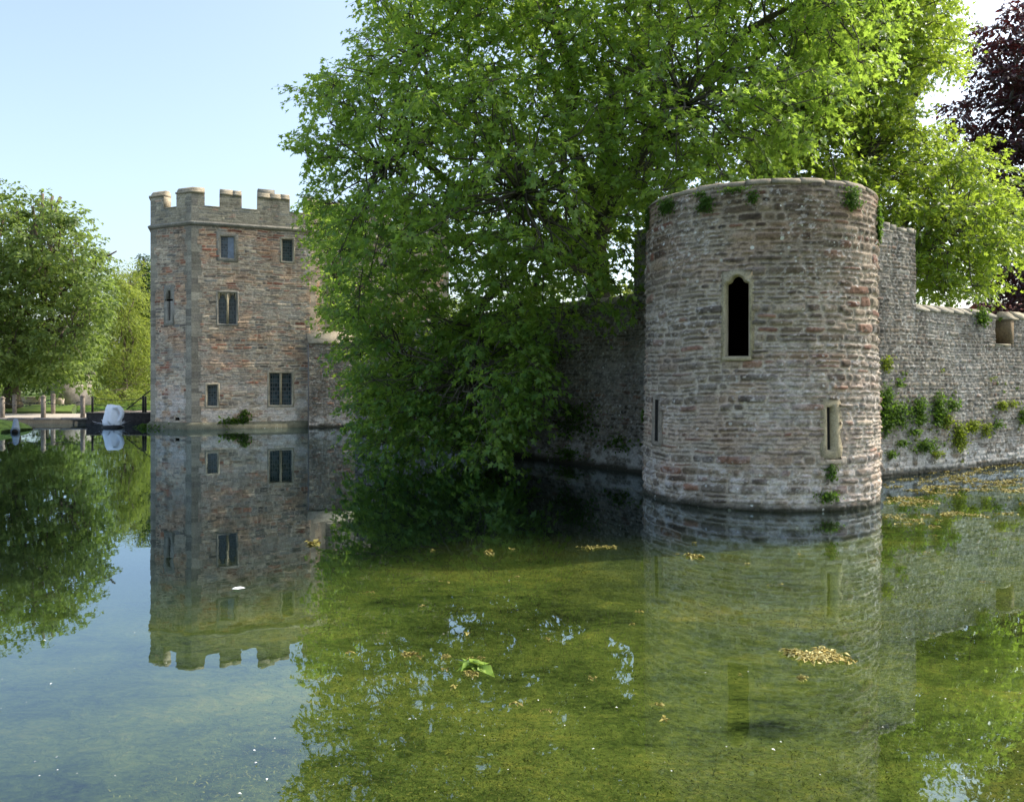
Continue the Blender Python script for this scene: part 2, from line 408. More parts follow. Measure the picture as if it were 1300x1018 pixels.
# ------------------------------------------------------------------ plants
def palmate():
    half = [(.04, .40), (.27, .2), (.6, .5), (.6, .17)]
    V = [(0, 0), (1.0, 0)]+[(x, y) for x, y in half]+[(x, -y) for x, y in half]
    F_ = [[0, 1, 5, 4, 3, 2], [0, 6, 7, 8, 9, 1]]
    return np.array([(x, y, .32*abs(y)-.18*x*x) for x, y in V]), F_
def diamond(w=.32):
    V = [(0, 0), (1, 0), (.45, w), (.45, -w)]
    return np.array([(x, y, .35*abs(y)-.2*x*x) for x, y in V]), [[0, 1, 2], [0, 3, 1]]
T_PALM, T_DIA, T_THIN = palmate(), diamond(), diamond(.16)
def leaves(name, P, D, Nn, S, rnd, tpl, mat, parent=None, org=None, root=None):
    tv, tf = tpl
    D = D/(np.linalg.norm(D, axis=1, keepdims=True)+1e-9)
    Nn = Nn-D*(Nn*D).sum(1, keepdims=True); Nn /= np.linalg.norm(Nn, axis=1, keepdims=True)+1e-9
    B = np.cross(Nn, D); n = len(P); k = len(tv)
    V = P[:, None]+S[:, None, None]*(tv[None, :, 0:1]*D[:, None]+tv[None, :, 1:2]*B[:, None]+tv[None, :, 2:3]*Nn[:, None])
    fl = np.concatenate(tf); ln = np.array([len(f) for f in tf])
    loops = (np.arange(n)[:, None]*k+fl[None]).ravel()
    lt = np.tile(ln, n); starts = np.concatenate([[0], np.cumsum(lt)[:-1]])
    V = V.reshape(-1, 3); rf = np.repeat(rnd, len(tf))
    if root is not None:      # thin stalks joining every leaf to the rootstock
        nv = len(V); st = P-root; sd_ = unit(np.cross(st, Nn))*.004
        V = np.concatenate([V, np.array(root)[None], P+sd_])
        tri = np.stack([np.full(n, nv), np.arange(n)*k, nv+1+np.arange(n)], 1)
        starts = np.concatenate([starts, len(loops)+np.arange(n)*3]); loops = np.concatenate([loops, tri.ravel()]); rf = np.concatenate([rf, np.zeros(n)])
    return mesh_np(name, V, loops, starts, mat, parent, org, fattr={'rnd': rf})
def unit(a): return a/(np.linalg.norm(a, axis=-1, keepdims=True)+1e-9)

def sprays(C, rad, nspray, nleaf, r, droop=.35, size=.2, spread=1.0, flat=.6, tone=None):
    """leaf sprays radiating from each clump centre; returns leaf arrays + twig list"""
    C = np.asarray(C); n = len(C)
    rad = np.broadcast_to(rad, (n,))
    cid = np.repeat(np.arange(n), nspray); m = len(cid)
    d = unit(r.normal(size=(m, 3))*np.array([1, 1, flat]))
    p0 = C[cid]+d*(rad[cid]*r.random(m)**.6*.55)[:, None]
    Ls = rad[cid]*(.5+.5*r.random(m))*spread
    sid = np.repeat(np.arange(m), nleaf); t = np.tile((np.arange(nleaf)+.6)/nleaf, m)+r.normal(size=m*nleaf)*.06
    dd = d[sid]; side = np.where(np.tile(np.arange(nleaf) % 2, m) == 0, 1., -1.)
    lat = unit(np.cross(dd, np.array([0, 0, 1.])))
    P = p0[sid]+dd*(Ls[sid]*t)[:, None]; P[:, 2] -= droop*Ls[sid]*t*t
    P += lat*(side*size*.35*(.5+r.random(len(sid))))[:, None]+r.normal(size=P.shape)*size*.25
    D = dd*.55+lat*(side*.75)[:, None]+np.array([0, 0, -.45])+r.normal(size=P.shape)*.38
    Nn = np.array([0, 0, 1.])+dd*.35+r.normal(size=P.shape)*.45
    S = size*(.6+.7*r.random(len(sid)))
    base = r.random(n)[cid][sid] if tone is None else tone[cid][sid]
    rnd = np.clip(base*.5+r.random(len(sid))*.5, 0, 1)
    tw = (p0, p0+d*Ls[:, None]-np.array([0, 0, 1.])*(droop*Ls)[:, None], cid)
    return (P, D, Nn, S, rnd), tw
def limb_pts(a, b, r, sag=.12, n=6, up=.0):
    a = np.array(a, float); b = np.array(b, float); t = np.linspace(0, 1, n)[:, None]
    L = np.linalg.norm(b-a); P = a+(b-a)*t
    P[:, 2] += (np.sin(t[:, 0]*math.pi)*L*up)
    w = r.normal(size=(n, 3))*L*sag*.35; w[0] = 0; w[-1] = 0
    return P+w
def tree(name, label, base, C, rad, mats, trunk_r, trunk_top, nspray=10, nleaf=14, size=.2, tpl=None, seed=1, droop=.35,
         group=None, nlimb=7, twigs=True, extra=None, flat=.6, trunkfn=None, limb_up=.08, tone=None, cat='tree'):
    """trunk + limbs to clusters of clumps + twigs as one trunk mesh; leaves as one crown mesh"""
    r = np.random.default_rng(seed); base = np.array(base, float); C = np.asarray(C)
    t = thing(name, label, cat, base, group)
    arr, tw = sprays(C, rad, nspray, nleaf, r, droop, size, flat=flat, tone=tone)
    leaves('crown', *arr, tpl or T_DIA, mats[0], t)
    m = MB(); top = np.array(trunk_top, float)
    n = 9; tt = np.linspace(0, 1, n)[:, None]; P = base+(top-base)*tt; P[1:-1, :2] += r.normal(size=(n-2, 2))*trunk_r*.18
    m.tube(P, trunk_r*(1.0-.45*tt[:, 0]+.45*np.exp(-tt[:, 0]*9)), 12)
    # cluster clumps -> limbs
    k = min(nlimb, len(C)); cen = C[r.choice(len(C), k, False)].copy()
    for _ in range(8):
        a = ((C[:, None]-cen[None])**2).sum(2).argmin(1)
        for q in range(k):
            if (a == q).any(): cen[q] = C[a == q].mean(0)
    for q in range(k):
        own = np.where(a == q)[0]
        if not len(own): continue
        s = top-(top-base)*(.0+.35*r.random()); L = limb_pts(s, cen[q], r, .10, 8, limb_up)
        lr = trunk_r*(.28+.22*r.random()); m.tube(L, np.linspace(lr, lr*.3, 8), 7)
        for c in own:
            j = int(((L-C[c])**2).sum(1)[2:].argmin())+2; S2 = limb_pts(L[j], C[c], r, .2, 5, .05)
            m.tube(S2, np.linspace(min(lr*.2, .035), .01, 5), 5)
    if twigs:
        for p, e, c in zip(*tw):
            P = np.stack([C[c], (C[c]+p)/2+r.normal(size=3)*.03, p, (p+e)/2+np.array([0, 0, .05]), e]); m.tube(P, np.array([.016, .012, .009, .006, .003])*(size/.2), 3, False)
    if extra is not None: extra(m, r)
    m.build('trunk', mats[1], t, smooth=True)
    return t
def clumps(poly, n, yfn, r, inset=26, dens=None):
    """clump centres spread evenly through a crown volume (best-candidate sampling)"""
    f = inpoly(poly); poly = np.array(poly); lo, hi = poly.min(0), poly.max(0)
    ang = np.linspace(0, 2*math.pi, 9)[:-1]; cand = []
    while len(cand) < n*7:
        xy = lo+(hi-lo)*r.random((4000, 2)); ok = np.ones(4000, bool)
        for a_ in ang: ok &= f(xy[:, 0]+inset*np.cos(a_), xy[:, 1]+inset*np.sin(a_))
        for x, y in xy[ok]:
            if dens is None or r.random() < dens(x, y): cand.append((x, y))
    cand = np.array(cand); r.shuffle(cand)
    P3 = np.array([at(x, y, yfn(x, y, r)) for x, y in cand])
    q = np.concatenate([cand/F*25, P3[:, 1:2]*.35], 1)      # spread in elevation, little in depth
    out = [0]; free = list(range(1, len(cand)))
    D = np.full(len(cand), 1e9); D = np.minimum(D, ((q-q[0])**2).sum(1))
    while len(out) < n:
        k = r.integers(0, len(cand), 5); j = k[D[k].argmax()]
        if D[j] < 1e-9: continue
        out.append(int(j)); D = np.minimum(D, ((q-q[j])**2).sum(1))
    return P3[out]

# ------------------------------------------------------------------ setting: ground, water, bed
TC = np.array([5.11, 16.65]); TR = 2.265                                     # round tower
WL0, WLd = np.array([3.31, 20.1]), np.array([-.575, .818])                  # left curtain wall line
WR0, WRd = np.array([8.85, 19.2]), np.array([.857, .516])                   # right curtain wall line
GB = np.array([-14.92, 37.2]); GF = np.array([.929, .369]); GF = GF/np.linalg.norm(GF)
GL = np.array([-.903, .429]); GL = GL/np.linalg.norm(GL)
GA = GB+GL*2.68; GA2 = GA+2.7*np.array([-.335, .942]); GC = GB+GF*5.42
GC2 = GC+1.2*np.array([.395, .918]); GC3 = GC2+GF*6.5
GA3 = GA2+GF*3.0+np.array([-.4, 1.6])

def poly_sheet(name, pts, z, mat, skirt=None, kind='structure', dz=None):
    from mathutils.geometry import tessellate_polygon
    n = len(pts); V = [(p[0], p[1], z) for p in pts]
    tris = tessellate_polygon([[Vector(v) for v in V]]); Fs = []
    for t in tris:
        a, b, c = (np.array(V[i]) for i in t)
        Fs.append(tuple(t) if np.cross(b-a, c-a)[2] > 0 else tuple(t)[::-1])
    if skirt is not None:
        V += [(p[0], p[1], skirt) for p in pts]; Fs += [(i, (i+1) % n, n+(i+1) % n, n+i) for i in range(n)]
    me = bpy.data.meshes.new(name); me.from_pydata(V, [], Fs); me.update()
    return tag(link(name, me, mat), kind=kind)

def water_mat():
    m, nt, out = newmat('moat_water'); L = nt.links.new
    tc = N(nt, 'ShaderNodeTexCoord').outputs['Object']
    mp = N(nt, 'ShaderNodeMapping'); mp.inputs['Scale'].default_value = (1, .6, 1); L(tc, mp.inputs[0])
    a = noise(nt, 1.3, 3, .5, mp.outputs[0]); b = noise(nt, 7, 2, .5, mp.outputs[0])
    h = math_(nt, 'ADD', math_(nt, 'MULTIPLY', a.outputs[0], 1.0), math_(nt, 'MULTIPLY', b.outputs[0], .10))
    nrm = bump(nt, h, .022, .1)
    g = N(nt, 'ShaderNodeBsdfGlossy'); g.inputs['Roughness'].default_value = .012; g.inputs['Color'].default_value = (.76, .9, 1, 1)
    L(nrm, g.inputs['Normal'])
    t = N(nt, 'ShaderNodeBsdfTransparent'); t.inputs['Color'].default_value = (.9, .93, .8, 1)
    lwt = N(nt, 'ShaderNodeLayerWeight'); lwt.inputs['Blend'].default_value = .5; L(nrm, lwt.inputs['Normal'])
    fr = math_(nt, 'ADD', math_(nt, 'MULTIPLY', math_(nt, 'POWER', lwt.outputs['Facing'], 3.6), .93), .055, True)   # Schlick reflectance
    mx = N(nt, 'ShaderNodeMixShader'); L(fr, mx.inputs[0]); L(t.outputs[0], mx.inputs[1]); L(g.outputs[0], mx.inputs[2])
    L(mx.outputs[0], out.inputs[0]); return m
def bed_mat():
    m, nt, out = newmat('pond_weed_bed'); L = nt.links.new
    tc = N(nt, 'ShaderNodeTexCoord').outputs['Object']
    mp = N(nt, 'ShaderNodeMapping'); mp.inputs['Scale'].default_value = (.6, 1.0, 1); L(tc, mp.inputs[0])
    n1 = noise(nt, .55, 5, .6, mp.outputs[0], .4); n2 = noise(nt, 3.5, 8, .7, mp.outputs[0], .8); n3 = noise(nt, 22, 6, .7, mp.outputs[0], .5)
    f = math_(nt, 'ADD', math_(nt, 'MULTIPLY', n1.outputs[0], .38), math_(nt, 'ADD', math_(nt, 'MULTIPLY', n2.outputs[0], .34), math_(nt, 'MULTIPLY', n3.outputs[0], .28)))
    c = ramp(nt, f, [(.39, (.02, .028, .012)), (.46, (.075, .105, .028)), (.53, (.145, .178, .043)), (.63, (.28, .26, .06))]).outputs[0]
    sp = N(nt, 'ShaderNodeSeparateXYZ'); L(tc, sp.inputs[0])
    # weed thins into deeper far water; tree and wall shade is painted in too
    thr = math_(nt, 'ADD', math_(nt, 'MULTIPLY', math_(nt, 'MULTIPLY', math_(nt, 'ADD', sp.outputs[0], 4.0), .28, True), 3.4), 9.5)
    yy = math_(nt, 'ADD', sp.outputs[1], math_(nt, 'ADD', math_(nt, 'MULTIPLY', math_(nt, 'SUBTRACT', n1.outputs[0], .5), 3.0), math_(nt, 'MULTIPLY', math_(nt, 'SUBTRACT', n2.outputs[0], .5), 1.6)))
    depth_and_shade = ramp(nt, math_(nt, 'MULTIPLY', math_(nt, 'SUBTRACT', yy, thr), .3, True), [(0, (0, 0, 0)), (.75, (1, 1, 1))]).outputs[0]
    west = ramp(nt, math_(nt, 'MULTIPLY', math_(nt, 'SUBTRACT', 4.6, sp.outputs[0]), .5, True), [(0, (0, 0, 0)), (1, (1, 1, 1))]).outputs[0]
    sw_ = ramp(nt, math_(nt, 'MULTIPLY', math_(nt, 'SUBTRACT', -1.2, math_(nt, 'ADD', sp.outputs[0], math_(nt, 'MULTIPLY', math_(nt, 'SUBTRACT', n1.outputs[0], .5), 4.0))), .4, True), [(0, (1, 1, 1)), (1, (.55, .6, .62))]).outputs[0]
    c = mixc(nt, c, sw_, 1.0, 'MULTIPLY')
    c = mixc(nt, c, (.012, .018, .012), math_(nt, 'MULTIPLY', depth_and_shade, west))
    b = N(nt, 'ShaderNodeBsdfDiffuse'); L(c, b.inputs['Color'])
    hh = math_(nt, 'ADD', n2.outputs[0], math_(nt, 'MULTIPLY', n3.outputs[0], .5)); L(bump(nt, hh, .8, .12), b.inputs['Normal'])
    L(b.outputs[0], out.inputs[0]); return m

def flat_plane(name, x0, x1, y0, y1, z, mat):
    me = bpy.data.meshes.new(name); me.from_pydata([(x0, y0, z), (x1, y0, z), (x1, y1, z), (x0, y1, z)], [], [(0, 1, 2, 3)])
    return tag(link(name, me, mat), kind='structure')
flat_plane('water', -260, 260, -60, 140, 0.0, water_mat())
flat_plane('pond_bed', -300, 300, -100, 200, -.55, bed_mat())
far = 3000
p_r = lambda t, o=0.: WR0+WRd*t+np.array([-WRd[1], WRd[0]])*o
gnd = [(-far, 47.35), (-60, 47.35), (-26.0, 47.25), (-37.5, 69), (-26, 69), (-18.0, 43), (-15.5, 42.5), (-9.0, 41), (-6.6, 40.0), (-6.4, 34.6), (3.2, 20.9), (8.6, 19.7), tuple(p_r(60, .3)), (far, 60), (far, far), (-far, far)]
poly_sheet('ground', gnd, .42, M['ground'], -1.0)
poly_sheet('near_bank', [(-60, -60), (60, -60), (60, 1.6), (20, 2.0), (0, 2.2), (-20, 1.8), (-60, 1.5)], .75, M['grass'], -1.0)

# ------------------------------------------------------------------ palettes
PT = [(.145, .116, .08, 5), (.2, .164, .115, 4), (.088, .07, .05, 3.6), (.19, .11, .072, 1.3), (.3, .255, .185, 1.5), (.155, .08, .054, .6), (.12, .104, .08, 2)]
PW = [(.18, .142, .1, 5), (.225, .19, .14, 4), (.085, .074, .058, 3.2), (.185, .118, .082, .9), (.28, .25, .205, 1.4)]
PG = [(.31, .23, .155, 4), (.25, .21, .16, 3.5), (.145, .13, .11, 3.2), (.28, .155, .105, 1.9), (.43, .36, .26, 3), (.21, .1, .07, .8), (.2, .2, .18, 1.4)]
PP = [(.25, .225, .165, 5), (.3, .27, .2, 4), (.2, .195, .165, 3), (.33, .23, .17, .7)]
PA = [(.22, .205, .165, 5), (.27, .25, .2, 3), (.18, .168, .14, 2)]

# ------------------------------------------------------------------ ROUND TOWER
phi0 = math.atan2(-TC[1], -TC[0])
def tmap(u, v, h):
    v = np.asarray(v, float); rr = TR+.05*(1-v/6.)+h+.015*np.sin(v*1.3)
    th = phi0+np.asarray(u, float)/TR
    return np.stack([TC[0]+rr*np.cos(th), TC[1]+rr*np.sin(th), v+0*rr], -1)
def tuv(px, py):
    d = np.array([(px-CX)/F, 1.0]); a = d.dot(d); b = d.dot(TC); c = TC.dot(TC)-(TR+.02)**2
    Y = (b-math.sqrt(b*b-a*c))/a; p = d*Y-TC
    th = (math.atan2(p[1], p[0])-phi0+math.pi) % (2*math.pi)-math.pi
    return np.array([th*TR, CH+(HY-py)/F*Y])
TH = 5.93
def tower_h(U, V):
    hA, cA, mA = masonry(U, V, 101, (.09, .24), (.16, .7), .03, .026, .068, PT, (.34, .295, .225))
    hB, cB, mB = masonry(U, V, 151, (.07, .18), (.14, .6), .035, .022, .062, PT, (.36, .315, .245))
    w = sstep(.45, .55, fbm(U*.4+7, V*.7, 7, 3)+np.where(V < 3.2, .1, -.05))
    hgt = hA*(1-w)+hB*w; c = mix(cA, cB, w)
    red = sstep(.52, .68, fbm(U*1.2, V*2.2, 61, 4)); c = mix(c, c*np.array([1.18, .86, .76]), red*.32)
    # weathering: dark brown head, limewash-pale middle, dark damp foot
    head = sstep(3.6, 5.6, V+.7*(fbm(U, V*.6, 62)-.5)); c = mix(c, c*np.array([.70, .66, .62]), head)
    pale = sstep(.5, .72, fbm(U*.9+3, V*.5, 63, 4)+.22*np.exp(-((V-2.2)/1.1)**2)-.02)
    c = mix(c, np.array([[.42, .39, .34]])*(.35+1.1*fbm(U*9, V*13, 64, 5))[:, None], pale*.26*(.4+.6*sstep(.4, .6, fbm(U*4, V*11, 69))))
    wash = np.exp(-((U-.55)/.5)**2)*sstep(3.3, 2.9, V)*sstep(.9, 1.4, V)*sstep(.3, .6, fbm(U*3, V*5, 70)); c = mix(c, np.array([[.4, .38, .345]])*(.55+.8*fbm(U*10, V*12, 71))[:, None], wash*.45)
    fleck = sstep(.60, .70, fbm(U*17, V*24, 72, 3))*sstep(.35, .6, fbm(U*1.3, V*1.7, 73, 3)); c = mix(c, np.array([[.5, .48, .44]]), fleck*.55)
    drk = sstep(.56, .68, fbm(U*14, V*20, 74, 3)); c = mix(c, c*.5, drk*.7)
    streak = sstep(.55, .8, fbm(U*3.5, V*.35, 65, 4)); c = mix(c, c*.62, streak*.55*sstep(1, 5, V))
    lowpale = sstep(1.2, .5, V)*sstep(.42, .62, fbm(U*5, V*6, 66, 4)); c = mix(c, np.array([[.58, .56, .52]]), lowpale*.5*(.3+.7*sstep(.4, .6, fbm(U*13, V*17, 75))))
    c = c*np.array([1.15, 1.09, 1.08]); c = mix(c, np.array([[.055, .05, .035]]), sstep(.2, .03, V+.12*(fbm(U*3, V*3, 67)-.5)))
    hgt = hgt*(1-.5*head)-.02*sstep(TH-.25, TH, V)+.05*(fbm(U*.8, V*.8, 68)-.5)
    return hgt, c, np.clip(.55+.6*head+.4*lowpale, 0, 1)
# openings (measured in the photo, expressed in wall coordinates)
a0, a1 = tuv(922, 452), tuv(950, 452); zs = tuv(936, 361)[1]; zt = tuv(936, 350.5)[1]
wu = a1[0]-a0[0]; cu = (a0[0]+a1[0])/2; zb = a0[1]
inner = [(a0[0], zb), (a1[0], zb), (a1[0], zs), (a1[0]-.04*wu, zs+.02), (a1[0]-.16*wu, zs+.035), (a1[0]-.235*wu, zs+.06), (a1[0]-.27*wu, zs+.1), (cu+.12*wu, zt-.015), (cu, zt),
         (cu-.12*wu, zt-.015), (a0[0]+.27*wu, zs+.1), (a0[0]+.235*wu, zs+.06), (a0[0]+.16*wu, zs+.035), (a0[0]+.04*wu, zs+.02), (a0[0], zs)]
fr_o = .10
def rectproj(pts, rect):
    x0, x1, y0, y1 = rect; out = []
    c = np.array([(x0+x1)/2, (y0+y1)/2])
    for p in pts:
        d = np.array(p)-c; s = min(((x1-c[0]) if d[0] > 0 else (c[0]-x0))/max(abs(d[0]), 1e-6), ((y1-c[1]) if d[1] > 0 else (c[1]-y0))/max(abs(d[1]), 1e-6))
        out.append(c+d*s)
    return np.array(out)
main_rect = (a0[0]-fr_o, a1[0]+fr_o, zb-.12, zt+.12)
rt = thing('round_tower', 'round rough stone corner tower with a tall dark pointed window, standing in the moat', 'tower', (TC[0], TC[1], 0))
s0, s1 = tuv(1050, 571), tuv(1054.5, 517); s_rect = (tuv(1041, 540)[0], tuv(1065, 540)[0], tuv(1052, 584)[1], tuv(1052, 506)[1])
l0, l1 = tuv(834, 559), tuv(837.5, 508); l_rect = (tuv(831, 540)[0], tuv(842.5, 540)[0], tuv(836, 566)[1], tuv(836, 500)[1])
def rect_hole(rc, e=.02):
    return lambda u, v: (u > rc[0]+e) & (u < rc[1]-e) & (v > rc[2]+e) & (v < rc[3]-e)
half = math.pi*TR
grid_wall('wall', tmap, (-half*.78, half*.78), (-.4, TH), .0165, M['rubble'], rt, tower_h, [rect_hole(main_rect), rect_hole(s_rect), rect_hole(l_rect)])
grid_wall('rear_wall', tmap, (half*.779, half*1.221), (-.4, TH), .06, M['rubble'], rt, tower_h)
# coping: stone ring with chamfered top, slightly uneven
def ring_coping(m):
    rs_ = np.random.default_rng(900); a_ = 0.0; n_st = 0
    while a_ < 2*math.pi-.02:
        w_ = min(.16+.16*rs_.random(), 2*math.pi-a_); j = (rs_.random()-.5)*.03; tz = (rs_.random()-.5)*.03; dr = rs_.random()*.03
        prof = [(-.42, TH-.02), (.015+j*.5, TH-.03), (.022+j, TH+.02), (-.04-dr, TH+.085+tz), (-.2, TH+.12+tz), (-.42, TH+.13)]
        k = len(prof); b = len(m.v); ns = 5
        for i in range(ns):
            th = a_+(w_-.0035)*i/(ns-1)
            for h, z in prof:
                q = rs_.normal()*.004; m.v.append((TC[0]+(TR+h+q)*math.cos(th), TC[1]+(TR+h+q)*math.sin(th), z+rs_.normal()*.005))
        for i in range(ns-1):
            for q in range(k): r_ = (q+1) % k; m.f.append((b+i*k+q, b+(i+1)*k+q, b+(i+1)*k+r_, b+i*k+r_))
        m.f.append(tuple(b+q for q in range(k))); m.f.append(tuple(b+(ns-1)*k+q for q in range(k))[::-1])
        a_ += w_
mbuild(ring_coping, 'coping', M['towercop'], rt)
def inner_shell(m):
    n = 40; b = len(m.v)
    for z in (-.4, 5.5):
        for i in range(n):
            th = 2*math.pi*i/n; m.v.append((TC[0]+(TR-.5)*math.cos(th), TC[1]+(TR-.5)*math.sin(th), z))
    for i in range(n):
        w = (i+1) % n
        mid = (2*math.pi*(i+.5)/n-phi0+math.pi) % (2*math.pi)-math.pi
        if abs(mid*TR-cu) > .42 and abs(mid*TR-(s0[0]+s1[0])/2) > .2 and abs(mid*TR-(l0[0]+l1[0])/2) > .2: m.f.append((b+i, b+w, b+n+w, b+n+i))
    m.f.append(tuple(b+n+i for i in range(n)))
mbuild(inner_shell, 'interior', M['dark'], rt)
def main_frame(m):
    x0, x1, y0, y1 = main_rect; k = len(inner)-6
    o = np.array([(x0, y0), (x1, y0), (x1, zs), (x1, y1)]+[(x1+(x0-x1)*(i+1)/(k+1), y1) for i in range(k)]+[(x0, y1), (x0, zs)]); mo = offset(inner, .06)
    rings(m, tmap, [(o, -.06), (o, .012), (mo, .02), (offset(inner, .045), .045), (offset(inner, .025), .03), (inner, -.05), (inner, -.13)])
mbuild(main_frame, 'window_frame', M['dress'], rt)
def sill(m):
    rc = (a0[0]-.05, a1[0]+.05)
    uu = np.linspace(rc[0], rc[1], 7)
    pr = [(-.1, zb-.005), (.075, zb-.02), (.075, zb-.085), (-.1, zb-.1)]
    b = len(m.v)
    for u_ in uu:
        for h, z in pr: m.v.append(tuple(tmap(np.array([u_]), np.array([z]), np.array([h]))[0]))
    for i in range(6):
        for q in range(4): w = (q+1) % 4; m.f.append((b+i*4+q, b+(i+1)*4+q, b+(i+1)*4+w, b+i*4+w))
    m.f += [(b, b+1, b+2, b+3), (b+27, b+26, b+25, b+24)]
mbuild(sill, 'sill', M['dress'], rt)
def slit_frame(m, p0, p1, rc, seed, dp=-.06):
    r = np.random.default_rng(seed)
    n = 6; zz = np.linspace(p0[1], p1[1], n)
    inn = [(p1[0], z) for z in zz]+[(p0[0], z) for z in zz[::-1]]
    mid = [(p1[0]+.05, z) for z in zz]+[(p0[0]-.05, z) for z in zz[::-1]]
    mid[0] = (mid[0][0], zz[0]-.04); mid[-1] = (mid[-1][0], zz[0]-.04); mid[n-1] = (mid[n-1][0], zz[-1]+.04); mid[n] = (mid[n][0], zz[-1]+.04)
    zo = np.linspace(rc[2], rc[3], n); jr = np.array([0, .03, -.02, .035, .0, 0.])
    out = [(rc[1]+jr[i], zo[i]) for i in range(n)]+[(rc[0]-jr[i], zo[i]) for i in range(n)][::-1]
    rings(m, tmap, [(out, -.06), (out, .025), (mid, .03 if dp < 0 else .025), (inn, dp/2), (inn, dp)])
sf1 = mbuild(lambda m: slit_frame(m, s0, s1, s_rect, 1), 'slit_surround', M['dress'], rt)
sf2 = mbuild(lambda m: slit_frame(m, l0, l1, l_rect, 2, .012), 'slit_surround', M['slitgrey'], rt)
for p0_, p1_, f_, hd in ((s0, s1, sf1, -.055), (l0, l1, sf2, .013)):
    def dk(m):
        P = tmap(np.array([p0_[0]-.05, p1_[0]+.05, p1_[0]+.05, p0_[0]-.05]), np.array([p0_[1]-.05, p0_[1]-.05, p1_[1]+.05, p1_[1]+.05]), np.full(4, hd)); m.add(P, [(0, 1, 2, 3)])
    mbuild(dk, 'dark_slit', M['dark'], f_)  # dark sheet put in for the shade inside the slit

# ------------------------------------------------------------------ CURTAIN WALLS
def planar(o, d, z0=0):
    o = np.array(o, float); d = np.array(d, float); nrm = np.array([d[1], -d[0]])   # outward = right of travel
    def f(u, v, h):
        u = np.asarray(u, float); v = np.asarray(v, float); h = np.asarray(h, float)
        return np.stack([o[0]+d[0]*u+nrm[0]*h, o[1]+d[1]*u+nrm[1]*h, v+0*u], -1)
    return f
def wall_h(seed, pal, tone=1.0, damp=True, amp=.038, ch=(.06, .13), sl=(.13, .42), mort=(.26, .23, .19), head=4.2):
    def f(U, V):
        h, c, m = masonry(U, V, seed, ch, sl, .03, .016, amp, pal, mort)
        pale = sstep(.5, .75, fbm(U*.8, V*.8, seed+9, 4)); c = mix(c, np.array([[.36, .34, .305]])*(.4+1.0*fbm(U*9, V*14, seed+8, 5))[:, None], pale*.42)
        fleck = sstep(.60, .70, fbm(U*14, V*20, seed+17, 3)); c = mix(c, np.array([[.45, .43, .39]]), fleck*.6)
        drk = sstep(.55, .67, fbm(U*11, V*17, seed+18, 3)); c = mix(c, c*.5, drk*.7)
        dark = sstep(.5, .7, fbm(U*.7+5, V*.35, seed+11, 4)); c = mix(c, c*.6, dark*.7)
        streak = sstep(.5, .78, fbm(U*3, V*.3, seed+12, 4)); c = mix(c, c*.6, streak*.6*sstep(head-2.2, head, V))
        low = sstep(1.1, .35, V)*sstep(.4, .6, fbm(U*5, V*7, seed+13, 4)); c = mix(c, np.array([[.52, .5, .47]]), low*.55)
        if damp: c = mix(c, np.array([[.045, .042, .03]]), sstep(.22, .05, V+.12*(fbm(U*3, V*3, seed+14)-.5)))
        h = h+.05*(fbm(U*.7, V*.7, seed+15)-.5)
        return h, c*tone, np.clip(.25+.6*m, 0, 1)
    return f
tR = lambda px: ((lambda k: (k*WR0[1]-WR0[0])/(WRd[0]-k*WRd[1]))((px-CX)/F))
zR = lambda px, py: CH+(HY-py)/F*(WR0[1]+WRd[1]*tR(px))
rw = thing('garden_wall', 'long grey rubble curtain wall with ferns, running right from the round tower', 'wall', (WR0[0], WR0[1], 0))
zlow = lambda u: 4.10-.012*u
tst, te0, te1 = tR(1162), tR(1264), tR(1281.5)
zstub = zR(1140, 290); zemb = zR(1272, 437); ztop_r = zR(1281.5, 404)
mapR = planar(WR0, WRd)
def keepR(u, v):
    top = np.where(u < tst, zstub+.06*np.sin(u*9), np.where((u > te0) & (u < te1), zemb, zR(1220, 397)-.01*(u-3)))
    return v < top
grid_wall('wall', mapR, (-1.6, 14), (-.4, zstub+.1), .021, M['rubble'], rw, wall_h(211, PW, 1.02), keep=keepR)
core_prof = lambda z: [(-.02, -.5), (-.02, z), (-.5, z), (-.5, -.5)]
lineR = lambda a, b: [tuple(WR0+WRd*a), tuple(WR0+WRd*b)]
def coreR(m):
    sweep(m, lineR(-1.6, tst-.01), core_prof(zstub-.07)); sweep(m, lineR(tst-.012, te0-.005), core_prof(zR(1220, 397)-.05))
    sweep(m, lineR(te0-.01, te1+.01), core_prof(zemb-.01)); sweep(m, lineR(te1+.003, 14), core_prof(zR(1290, 404)-.05))
mbuild(coreR, 'wall_core', M['core'], rw)
zc = zR(1220, 397)
cop = lambda z, o=.05, up=.17: [(o, z-.02), (o, z+.035), (-.24, z+up), (-.55, z+.03), (-.55, z-.02)]
mbuild(lambda m: coped(m, *lineR(tst+.02, te0+.01), cop(zc-.02, .04, .18), 1), 'coping', M['dressgrey'], rw)
mbuild(lambda m: coped(m, *lineR(te1-.02, 14), cop(zR(1290, 404)-.02, .04, .22), 2), 'coping', M['coping'], rw)
mbuild(lambda m: sweep(m, lineR(te0-.02, te1+.02), [(.03, zemb-.03), (.03, zemb+.01), (-.5, zemb+.05), (-.5, zemb-.03)]), 'sill', M['coping'], rw)
mbuild(lambda m: m.box((*(WR0+WRd*(te1-.012)+np.array([WRd[1], -WRd[0]])*.02), zemb+.012), np.array([*WRd, 0])*.2, np.array([-WRd[1], WRd[0], 0])*.49, (0, 0, ztop_r-zemb-.06)), 'merlon_end', M['endstone'], rw)
